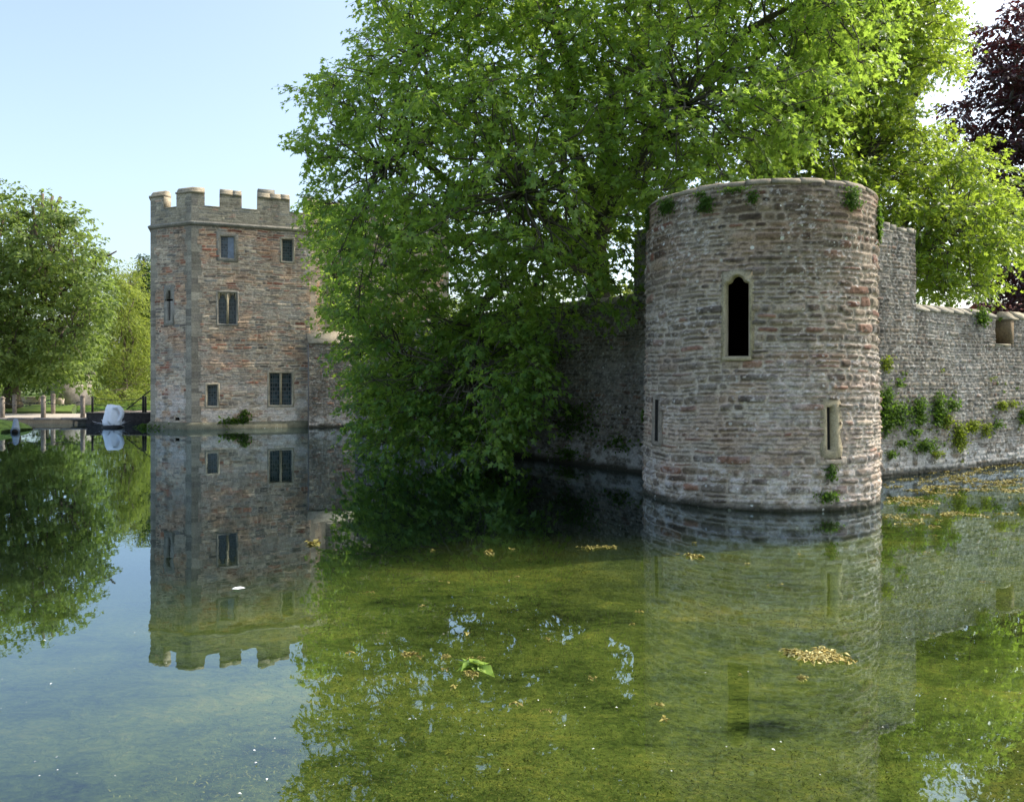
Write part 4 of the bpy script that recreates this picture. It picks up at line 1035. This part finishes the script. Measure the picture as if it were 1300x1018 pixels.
tree('plane_tree', 'bright yellow green plane tree behind the right wall and the round tower', b2, C2, .78, (M['leaf_plane_sun'], M['bark']), .42, b2+np.array([.1, .2, 6.2]), 9, 13, .155, T_PALM, 32, .35, nlimb=11)
rC = np.random.default_rng(23)
polyC = [(1196, 130), (1250, 18), (1300, -10), (1360, -60), (1480, 0), (1500, 250), (1430, 440), (1240, 420), (1232, 330), (1212, 230), (1200, 170)]
CC = clumps(polyC, 250, lambda x, y, r: 35+7*r.random(), rC, 16)
bc = np.array([25.5, 38.5, .6])
tree('copper_beech', 'dark purple copper beech at the right edge behind the plane tree', bc, CC, 1.25, (M['leaf_copper'], M['barkdark']), .5, bc+np.array([0, 0, 6.5]), 10, 16, .26, T_DIA, 33, .2, nlimb=9, flat=.4)

# left bank trees
rD = np.random.default_rng(24)
polyD = [(-120, 250), (-40, 235), (0, 240), (40, 226), (75, 230), (112, 262), (138, 312), (152, 345), (148, 400), (130, 440), (110, 480), (70, 492), (20, 500), (-60, 500), (-150, 480)]
CD2 = clumps([(50, 440), (120, 430), (118, 492), (60, 500)], 16, lambda x, y, r: 55+3*r.random(), rD, 6)
CD = clumps(polyD, 370, lambda x, y, r: 50+8*(r.random()-.5), rD, 15, lambda x, y: (.32 if y < 320 else (.75 if (x*7+y*3) % 90 < 45 else 1)))
CD = np.concatenate([CD, CD2])
bd = np.array([at(8, 0, 52)[0], 52.5, .6])
def stubs(m, r):
    for px_, yt, yb_ in ((40, 262, 400), (61, 246, 380), (69, 249, 390), (80, 250, 390), (22, 268, 400), (2, 275, 400)):
        a_ = at(px_+r.normal()*3, yt, 50.5); b_ = at(px_*.8+6+r.normal()*5, yb_, 51)
        P = limb_pts(b_, a_, r, .12, 7, 0); m.tube(P, np.linspace(.15, .09, 7), 7)
    P = limb_pts(at(78, 375, 50), at(148, 319, 49), r, .05, 7, .04); m.tube(P, np.linspace(.14, .04, 7), 6)
    P = limb_pts(at(60, 360, 50), at(112, 366, 49), r, .08, 6, .06); m.tube(P, np.linspace(.12, .05, 6), 6)
tree('pollarded_tree', 'pollarded tree with bare cut stubs rising from its grey green crown at far left', bd, CD, 1.0, (M['leaf_far'], M['barkmid']), .5, bd+np.array([.5, -.5, 4.5]), 10, 13, .27, T_DIA, 34, .25, nlimb=12, twigs=False, extra=stubs)
rE = np.random.default_rng(25)
polyE = [(95, 470), (110, 400), (130, 350), (150, 328), (172, 345), (192, 380), (215, 420), (225, 470), (215, 508), (150, 512), (105, 505)]
CE = clumps(polyE, 150, lambda x, y, r: 73+8*(r.random()-.5), rE, 11)
be = np.array([at(150, 0, 61)[0], 86, .6]); CE3 = clumps([(126, 372), (148, 330), (172, 322), (196, 330), (200, 430), (130, 430)], 34, lambda x, y, r: 74+3*r.random(), rE, 8)
CE = np.concatenate([CE, CE3, np.array([at(98+9*i+rE.normal()*2, 500+rE.random()*9, 65.6+1.6*rE.random()) for i in range(11)])])
be = np.array([at(155, 0, 73)[0], 73.0, .3])
tree('willow_tree', 'light yellow green bushy tree behind the footbridge, left of the gatehouse', be, CE, 1.2, (M['leaf_willow'], M['barkmid']), .28, be+np.array([.5, 0, 3.0]), 9, 13, .32, T_THIN, 35, .6, nlimb=7, twigs=False)
def far_bank(m):
    n = 16; b = len(m.v)
    for i in range(n+1):
        x = -40+22*i/n
        for y, z in ((65.2, -.3), (65.9, .12), (66.8, .35), (68.2, .5), (70, .46)): m.v.append((x+.1*math.sin(i*3.1), y+.25*math.sin(i*1.9), z+.05*math.sin(i*2.3)))
    for i in range(n):
        for q in range(4): m.f.append((b+i*5+q, b+(i+1)*5+q, b+(i+1)*5+q+1, b+i*5+q+1))
tag(mbuild(far_bank, 'far_bank', M['grass'], smooth=True), kind='structure')
rF = np.random.default_rng(26)
polyF = [(150, 420), (152, 370), (165, 340), (178, 338), (200, 330), (225, 350), (230, 480), (160, 480)]
CF_ = clumps(polyF, 105, lambda x, y, r: 86+8*(r.random()-.5), rF, 8)
bf = np.array([at(185, 0, 87)[0], 87, .4])
tree('broadleaf_tree', 'dark green tree close behind the left side of the gatehouse', bf, CF_, 1.2, (M['leaf_dark'], M['barkdark']), .3, bf+np.array([0, 0, 4.5]), 9, 13, .36, T_DIA, 36, .3, nlimb=6, twigs=False)
# slim conifer spire
rG = np.random.default_rng(27)
bg = np.array([at(182.5, 0, 88)[0], 88, .6]); topz = at(0, 322, 88)[2]
CG = np.array([bg+np.array([*(rG.normal(size=2)*(.12+1.3*(1-q))), (topz-.6)*q]) for q in np.linspace(.15, .98, 46)])
tree('conifer', 'slim conifer spire poking up behind the trees beside the gatehouse', bg, CG, .6, (M['leaf_dark'], M['barkdark']), .2, bg+np.array([0, 0, topz-1]), 8, 12, .3, T_THIN, 37, .3, nlimb=4, twigs=False)
# far belt behind everything, each tree by itself
belt = [(-120, 380, 95, 'leaf_dark', 'dark tree in the far belt behind the pollarded tree, outer left'), (-20, 395, 98, 'leaf_far', 'far tree behind the pollarded tree trunk'), (60, 400, 92, 'leaf_dark', 'dark far tree behind the small outbuilding'),
        (120, 420, 100, 'leaf_willow', 'pale far tree beyond the channel behind the footbridge'), (560, 372, 72, 'leaf_pale', 'hazy pale tree seen through gaps left of the big trunk'), (680, 350, 78, 'leaf_pale', 'hazy pale tree glimpsed just left of the big trunk'),
        (800, 352, 66, 'leaf_willow', 'sunlit tree glimpsed between the big trunk and the tower'), (455, 390, 80, 'leaf_pale', 'hazy tree beyond the gatehouse annex behind the leaves'), (900, 340, 80, 'leaf_pale', 'far hazy tree hidden behind the round tower'), (1390, 330, 75, 'leaf_dark', 'dark far tree right of the red roofed house')]
for i, (px_, py_, Y, lm, lab) in enumerate(belt):
    r_ = np.random.default_rng(60+i); b_ = np.array([at(px_, 0, Y)[0], Y, .6]); zt_ = at(0, py_, Y)[2]
    n_ = 42; q = r_.random(n_); ang = r_.random(n_)*6.283; rad_ = r_.random(n_)**.5
    wdt = 4.2*np.sqrt(np.clip(1-(2*q-.9)**2/1.3, .05, 1))
    Cb = np.stack([b_[0]+wdt*rad_*np.cos(ang), b_[1]+wdt*rad_*np.sin(ang), .9+(zt_-1.6)*q], 1)
    tree('broadleaf_tree', lab, b_, Cb, 1.5, (M[lm], M['barkdark']), .3, b_+np.array([0, 0, (zt_-.6)*.55]), 9, 12, .42, T_DIA, 70+i, .3, nlimb=5, twigs=False, group='trees in the far belt')

# ------------------------------------------------------------------ plants on walls
def tuft(name, label, mapfn, u, v, w, hgt, n, mat, seed, group=None, size=.09, cat='plant', hang=.3):
    r = np.random.default_rng(seed)
    o = mapfn(np.array([u]), np.array([v]), np.array([.02]))[0]
    q = mapfn(np.array([u]), np.array([v]), np.array([.3]))[0]; out = unit(q-o)
    uu = u+r.normal(size=n)*w*.5*(.55+.45*r.random(n)); vv = v+(r.random(n)-.5)*hgt*(.4+.6*r.random(n))
    ox = .02+.10*min(1, w/.25)*r.random(n)**1.5
    P = mapfn(uu, vv, ox)
    D = out*.6+np.array([0, 0, -hang])+r.normal(size=(n, 3))*.6; Nn = out*.5+np.array([0, 0, .8])+r.normal(size=(n, 3))*.4
    S = size*(.5+.8*r.random(n)); rnd = np.clip(.2+.5*(vv-v+hgt/2)/hgt+.35*r.random(n), 0, 1)
    o_ = leaves(name, P, D, Nn, S, rnd, T_DIA, mat, None, o, root=o)
    return tag(o_, label, cat, group)
def tR_uv(px, py): u = tR(px); return u, CH+(HY-py)/F*(WR0[1]+WRd[1]*u)
PLANTS = [  # px, py, w(px), h(px), leaves, yellow, label
 (1122, 520, 14, 62, 520, 0, 'tall dense green fern mass on the right wall hugging the round tower'), (1138, 527, 22, 34, 420, 0, 'broad green fern clump spreading right from the tower edge on the wall'),
 (1123, 462, 9, 22, 120, 1, 'small yellow green fern high on the wall by the tower edge'), (1140, 486, 6, 10, 60, 0, 'little dark tuft on the wall above the broad fern clump'),
 (1165, 522, 13, 40, 330, 0, 'upright green fern column on the wall, left of the tallest one'), (1190, 520, 12, 48, 420, 0, 'tallest green fern column in the middle of the right wall'),
 (1200, 534, 10, 20, 120, 1, 'yellow green fern touching the right foot of the tallest column'), (1216, 553, 13, 40, 360, 1, 'bright yellow green fern column low on the right wall'),
 (1233, 540, 12, 17, 170, 1, 'round yellow fern tuft to the right of the bright column'), (1250, 545, 10, 20, 130, 1, 'thin yellow fern tuft, two clumps right of the bright column'),
 (1208, 514, 10, 16, 120, 0, 'small fern at the upper right of the tallest column'), (1173, 565, 22, 18, 240, 0, 'low wide dark fern patch near the water under the columns'),
 (1187, 576, 9, 8, 60, 1, 'tiny bright tuft just above the waterline under the low patch'), (1158, 548, 9, 10, 80, 0, 'small fern left of the low wide dark patch'), (1269, 514, 10, 14, 110, 1, 'yellow fern tuft high on the wall toward the right edge'),
 (1143, 562, 8, 9, 70, 0, 'lone dark tuft low on the wall between tower and low patch'), (1129, 576, 7, 9, 60, 0, 'dark tuft near the waterline closest to the tower'), (1245, 402, 11, 26, 260, 0, 'blue green plant hanging from the wall coping left of the embrasure'),
 (1297, 528, 10, 26, 150, 0, 'green plant on the wall cut by the right photo edge'), (1284, 512, 12, 8, 60, 1, 'dry yellow tuft left of the right photo edge'), (1263, 538, 8, 12, 60, 0, 'small shaded fern on the wall right of the thin yellow tuft')]
for i, (px_, py_, w, h_, n, ye, lab) in enumerate(PLANTS):
    u, v = tR_uv(px_, py_); sc_ = 21/F
    tuft('wall_fern', lab, mapR, u, v, w*sc_*1.6, h_*sc_*1.12, int(n*1.4), M['fern_y' if ye else 'fern'], 200+i, 'ferns growing on the right wall', .075)
rr = np.random.default_rng(77)
for i in range(44):
    u, v = tR_uv(*((1130+rr.random()*165, 470+rr.random()*105) if i < 22 else (1190+rr.normal()*26, 540+rr.normal()*18)))
    tuft('wall_fern', 'tiny green tuft rooted in a joint of the right wall', mapR, u, v, .07, .1, 14, M['fern_y' if rr.random() < .5 else 'fern'], 300+i, 'tiny tufts in the right wall', .05)
TP = [(849, 262, 16, 26, 330, 'grassy tuft hanging at the upper left of the round tower'), (898, 259, 12, 24, 260, 'green grass tuft below the tower rim, second from the left'), (934, 240, 18, 8, 110, 'thin moss line under the tower rim above the main window'),
      (956, 250, 7, 20, 90, 'narrow moss streak below the tower rim right of the main window'), (1079, 252, 15, 32, 420, 'thick green tuft hanging from the right of the tower rim'), (1113.2, 282, 8, 58, 520, 'long green fern trail down the right edge of the tower'),
      (824, 275, 9, 45, 240, 'moss trail down the left edge of the tower'), (1052, 598, 9, 24, 170, 'green tuft below the right arrow slit of the tower'), (1048, 628, 13, 16, 200, 'leafy tuft just above the waterline of the tower'), (891, 246, 12, 6, 60, 'faint moss under the tower rim between the two left tufts'), (820, 487, 5, 24, 90, 'small fern on the left edge of the tower half way up')]
for i, (px_, py_, w, h_, n, lab) in enumerate(TP):
    try: u, v = tuv(px_, py_)
    except ValueError: u, v = (half*.47 if px_ > 1000 else -half*.47), 5.2-(py_-272)/60.
    tuft('wall_fern', lab, tmap, u, v, w*15/F*1.2, h_*15/F, n, M['fern'], 400+i, 'tufts growing on the round tower', .06, hang=.9)
def LLuv(px, py): k = (px-CX)/F; t = (k*WL0[1]-WL0[0])/(WLd[0]-k*WLd[1]); return LL-t, CH+(HY-py)/F*(WL0[1]+WLd[1]*t)
for i, (px_, py_, w, h_, n, lab) in enumerate([(730, 530, 40, 60, 420, 'shaded fern mass on the dark moat wall left of the tower'), (722, 575, 30, 20, 160, 'dark fern near the water on the shaded moat wall'), (790, 562, 20, 25, 110, 'small shaded fern on the moat wall nearest the tower')]):
    u, v = LLuv(px_, py_); tuft('wall_fern', lab, mapL, u, v, w*.035, h_*.022, n, M['fern'], 450+i, 'ferns on the shaded moat wall', .1)
u, v = FU(293, 537); tuft('weed_clump', 'dark bushy weeds at the waterline under the gatehouse corner window', mapF, u, .3, .7, .5, 220, M['fern'], 470, size=.16, hang=-.4)
u, v = FU(309, 535); tuft('weed_clump', 'upright leafy weed right of the bushy weeds at the gatehouse foot', mapF, u, .5, .35, .9, 160, M['fern'], 471, size=.15, hang=-.6)
u, v = LU(193, 540); tuft('reed_tuft', 'dark green reeds at the left foot of the gatehouse beside the footbridge', mapA, .1, .1, 1.2, .3, 220, M['fern'], 472, size=.16, hang=.1)

# ------------------------------------------------------------------ floating things
def mat_float(name, label, px, py, w, h, n, mat, seed, group=None, size=.07, cat='weed mat', z=.012, kind=None):
    r = np.random.default_rng(seed); c = gp(px, py); Y = c[1]; k = Y/F
    lobes = r.normal(size=(max(2, n//40), 2))*np.array([w*.25*k, h*.28*Y*Y/(CH*F)])
    q = r.integers(0, len(lobes), n)
    P = np.zeros((n, 3)); P[:, 0] = c[0]+lobes[q, 0]+r.normal(size=n)*w*.12*k; P[:, 1] = c[1]+lobes[q, 1]+r.normal(size=n)*h*.13*Y*Y/(CH*F); P[:, 2] = z+.012*r.random(n)
    D = np.concatenate([r.normal(size=(n, 2)), r.normal(size=(n, 1))*.12], 1); Nn = np.array([0, 0, 1.])+r.normal(size=(n, 3))*.22
    o = leaves(name, P, D, Nn, size*(.35+1.5*r.random(n)**2), r.random(n), T_DIA, mat, None, (c[0], c[1], 0), root=np.array([c[0], c[1], z]))
    return tag(o, label, None if kind else cat, group, kind)
mat_float('weed_mat', 'largest pale yellow floating weed mat, front right of the moat', 1040, 834, 54, 13, 700, M['weedpale'], 500, size=.04)
mat_float('weed_mat', 'orange fringe of weed at the left end of the largest mat', 1008, 830, 18, 9, 90, M['weed'], 501, size=.05)
mat_float('weed_mat', 'small orange weed clump below the largest mat', 1017, 861, 18, 6, 70, M['weed'], 502, size=.03)
mat_float('leaf_raft', 'bright green raft of leaves floating at the front of the moat', 606, 846, 26, 6, 60, M['pad'], 503, size=.1, cat='floating leaves')
mat_float('weed_mat', 'yellow weed trailing from the green leaf raft', 593, 855, 18, 8, 60, M['weed'], 504, size=.035)
mat_float('weed_mat', 'streaky orange weed fragment at the front, left of the green raft', 514, 829, 28, 8, 90, M['weed'], 505, size=.035)
mat_float('weed_mat', 'yellow weed fragment between the streak and the green raft', 564, 834, 12, 9, 60, M['weed'], 506, size=.03)
mat_float('weed_mat', 'thin yellow weed line below the dark tree reflection', 755, 697, 44, 3, 110, M['weed'], 507, size=.05)
mat_float('weed_mat', 'short orange weed streak below the round tower', 874, 706, 22, 3, 60, M['weed'], 508, size=.08)
mat_float('weed_mat', 'pale weed wisp in the middle of the dark tree shadow', 620, 702, 14, 4, 40, M['weed'], 509, size=.07)
mat_float('weed_mat', 'weed strip lying along the foot of the tower on its right side', 1075, 634, 70, 4, 160, M['weed'], 510, size=.09)
mat_float('weed_mat', 'brown weed patch before the gatehouse reflection', 397, 690, 20, 3, 40, M['weed'], 511, size=.09)
r5 = np.random.default_rng(88)
for i in range(34):
    mat_float('weed_fragment', 'small scrap of orange weed drifting on the moat', 420+r5.random()*860, 680+r5.random()**1.2*240, 7+10*r5.random(), 2, 12, M['weed'], 520+i, 'drifting weed scraps', .03)
# scum sheets by the right wall: uncountable
def scum(name, n, seed):
    r = np.random.default_rng(seed); px = 1122+r.random(n*14)*320; f = r.random(n*14)**1.1; py = 600-(px-1118)*.10+3+f*75
    c = np.stack([gp(a, b) for a, b in zip(px, py)])
    k = (.6*fbm(c[:, 0]*.9, c[:, 1]*1.7, 91, 5)+.4*vnoise(c[:, 0]*5, c[:, 1]*9, 95)+.10*np.exp(-f*14)-.08*f) > .60
    c = c[k][:n]; c[:, 2] = .01+.012*r.random(len(c)); m_ = len(c)
    D = np.concatenate([r.normal(size=(m_, 2)), r.normal(size=(m_, 1))*.1], 1)
    o = leaves(name, c, D, np.array([0, 0, 1.])+r.normal(size=(m_, 3))*.2, .055*(.5+r.random(m_)), r.random(m_), T_DIA, M['weed'], None, (11, 17, 0))
    tag(o, kind='stuff')
scum('floating_weed', 5200, 90)
def petals(name, n, seed):
    r = np.random.default_rng(seed); px = r.random(n)*1300; py = 640+r.random(n)**.8*370; c = np.stack([gp(a, b) for a, b in zip(px, py)]); c[:, 2] = .012
    o = leaves(name, c, np.concatenate([r.normal(size=(n, 2)), np.zeros((n, 1))], 1), np.tile([0, 0, 1.], (n, 1)), .02*(.35+r.random(n)**2), r.random(n), T_DIA, M['litter'], None, (0, 10, 0))
    tag(o, kind='stuff')
petals('floating_petals', 110, 92)
M['pondweed'] = leaf_mat('submerged_weed', (.065, .09, .024), (.23, .23, .055), (.1, .12, .02), .2, .8, .1)
def pond_weed(n, seed):       # tangled strands standing up from the bed of the shallows
    r = np.random.default_rng(seed); x = -2.6+14*r.random(n*4); y = 3.6+10.5*r.random(n*4)**1.25
    d = fbm(x*.7, y*.9, 131, 5); top = np.clip((d-.42)*2.6, 0, 1)
    thr = 9.5+3.4*np.clip((x+4)*.28, 0, 1)
    k = (r.random(n*4) < (.1+top)*np.clip((x+2.8)/1.8, 0, 1)) & ((y < thr+1.0*(vnoise(x, y, 5)-.5)) | (x > 4.2)) & ((x-TC[0])**2+(y-TC[1])**2 > 7)
    x, y, top = x[k][:n], y[k][:n], top[k][:n]; m_ = len(x)
    z = -.53+(.08+.34*top)*r.random(m_)**1.5
    D = np.stack([r.normal(size=m_), r.normal(size=m_)*.6, .25+.5*r.random(m_)], 1)
    rn = np.clip(.15+.75*(z+.53)/.35+.25*(fbm(x*.5, y*.6, 141, 3)-.5)*2+.2*r.normal(size=m_), 0, 1)
    o = leaves('pond_weed', np.stack([x, y, z], 1), D, np.array([0, 0, 1.])+r.normal(size=(m_, 3))*.5, .024*(.35+r.random(m_)), rn, T_THIN, M['pondweed'], None, (0, 8, -.55))
    tag(o, kind='stuff')
pond_weed(170000, 95)
c_ = gp(302, 748)
tag(mbuild(lambda m: m.add([(c_[0]-.06, c_[1]-.03, .013), (c_[0]+.02, c_[1]-.05, .016), (c_[0]+.08, c_[1]+.02, .013), (c_[0]+.015, c_[1]+.05, .022), (c_[0]-.05, c_[1]+.04, .015)], [(0, 1, 3), (1, 2, 3), (0, 3, 4)]), 'paper_scrap', M['litter']), 'white scrap of litter floating on the gatehouse reflection', 'litter')

# ------------------------------------------------------------------ light, sky, camera
w = bpy.data.worlds.new('World'); sc.world = w; w.use_nodes = True; nt = w.node_tree
sky = nt.nodes.new('ShaderNodeTexSky'); sky.sky_type = 'NISHITA'; sky.sun_disc = False
sky.sun_elevation = R(SUN_EL); sky.sun_rotation = R(SUN_AZ); sky.air_density = 1.0; sky.dust_density = 3.5; sky.ozone_density = 1.0
bgn = nt.nodes['Background']; hs = nt.nodes.new('ShaderNodeHueSaturation'); hs.inputs['Saturation'].default_value = .86; hs.inputs['Value'].default_value = 1.3
tn = mixc(nt, hs.outputs[0], (.97, 1.01, 1.01), 1.0, 'MULTIPLY'); nt.links.new(sky.outputs[0], hs.inputs['Color']); nt.links.new(tn, bgn.inputs[0]); bgn.inputs[1].default_value = .26
sd = bpy.data.lights.new('Sun', 'SUN'); sd.energy = 5.0; sd.angle = R(.5); sd.color = (1, .93, .82)
so = bpy.data.objects.new('Sun', sd); COL.objects.link(so)
dirv = Vector((math.sin(R(SUN_AZ))*math.cos(R(SUN_EL)), math.cos(R(SUN_AZ))*math.cos(R(SUN_EL)), math.sin(R(SUN_EL))))
so.rotation_euler = dirv.to_track_quat('Z', 'Y').to_euler(); so.location = (20, 10, 30)
cd = bpy.data.cameras.new('Camera'); cam = bpy.data.objects.new('Camera', cd); COL.objects.link(cam); sc.camera = cam
cam.location = (0, 0, CH); cam.rotation_euler = (R(90), 0, 0)
cd.sensor_width = 36; cd.sensor_fit = 'HORIZONTAL'; cd.lens = F/1300*36; cd.shift_y = -(509-HY)/1300; cd.clip_end = 8000; cd.clip_start = .1
sc.view_settings.view_transform = 'Standard'; sc.view_settings.look = 'None'; sc.view_settings.exposure = 0
sc.render.engine = 'CYCLES'
cy = sc.cycles; cy.max_bounces = 8; cy.diffuse_bounces = 3; cy.glossy_bounces = 3; cy.transmission_bounces = 4; cy.transparent_max_bounces = 8
cy.use_adaptive_sampling = True; cy.adaptive_threshold = .02
try: cy.use_denoising = True; cy.denoiser = 'OPENIMAGEDENOISE'
except Exception: pass
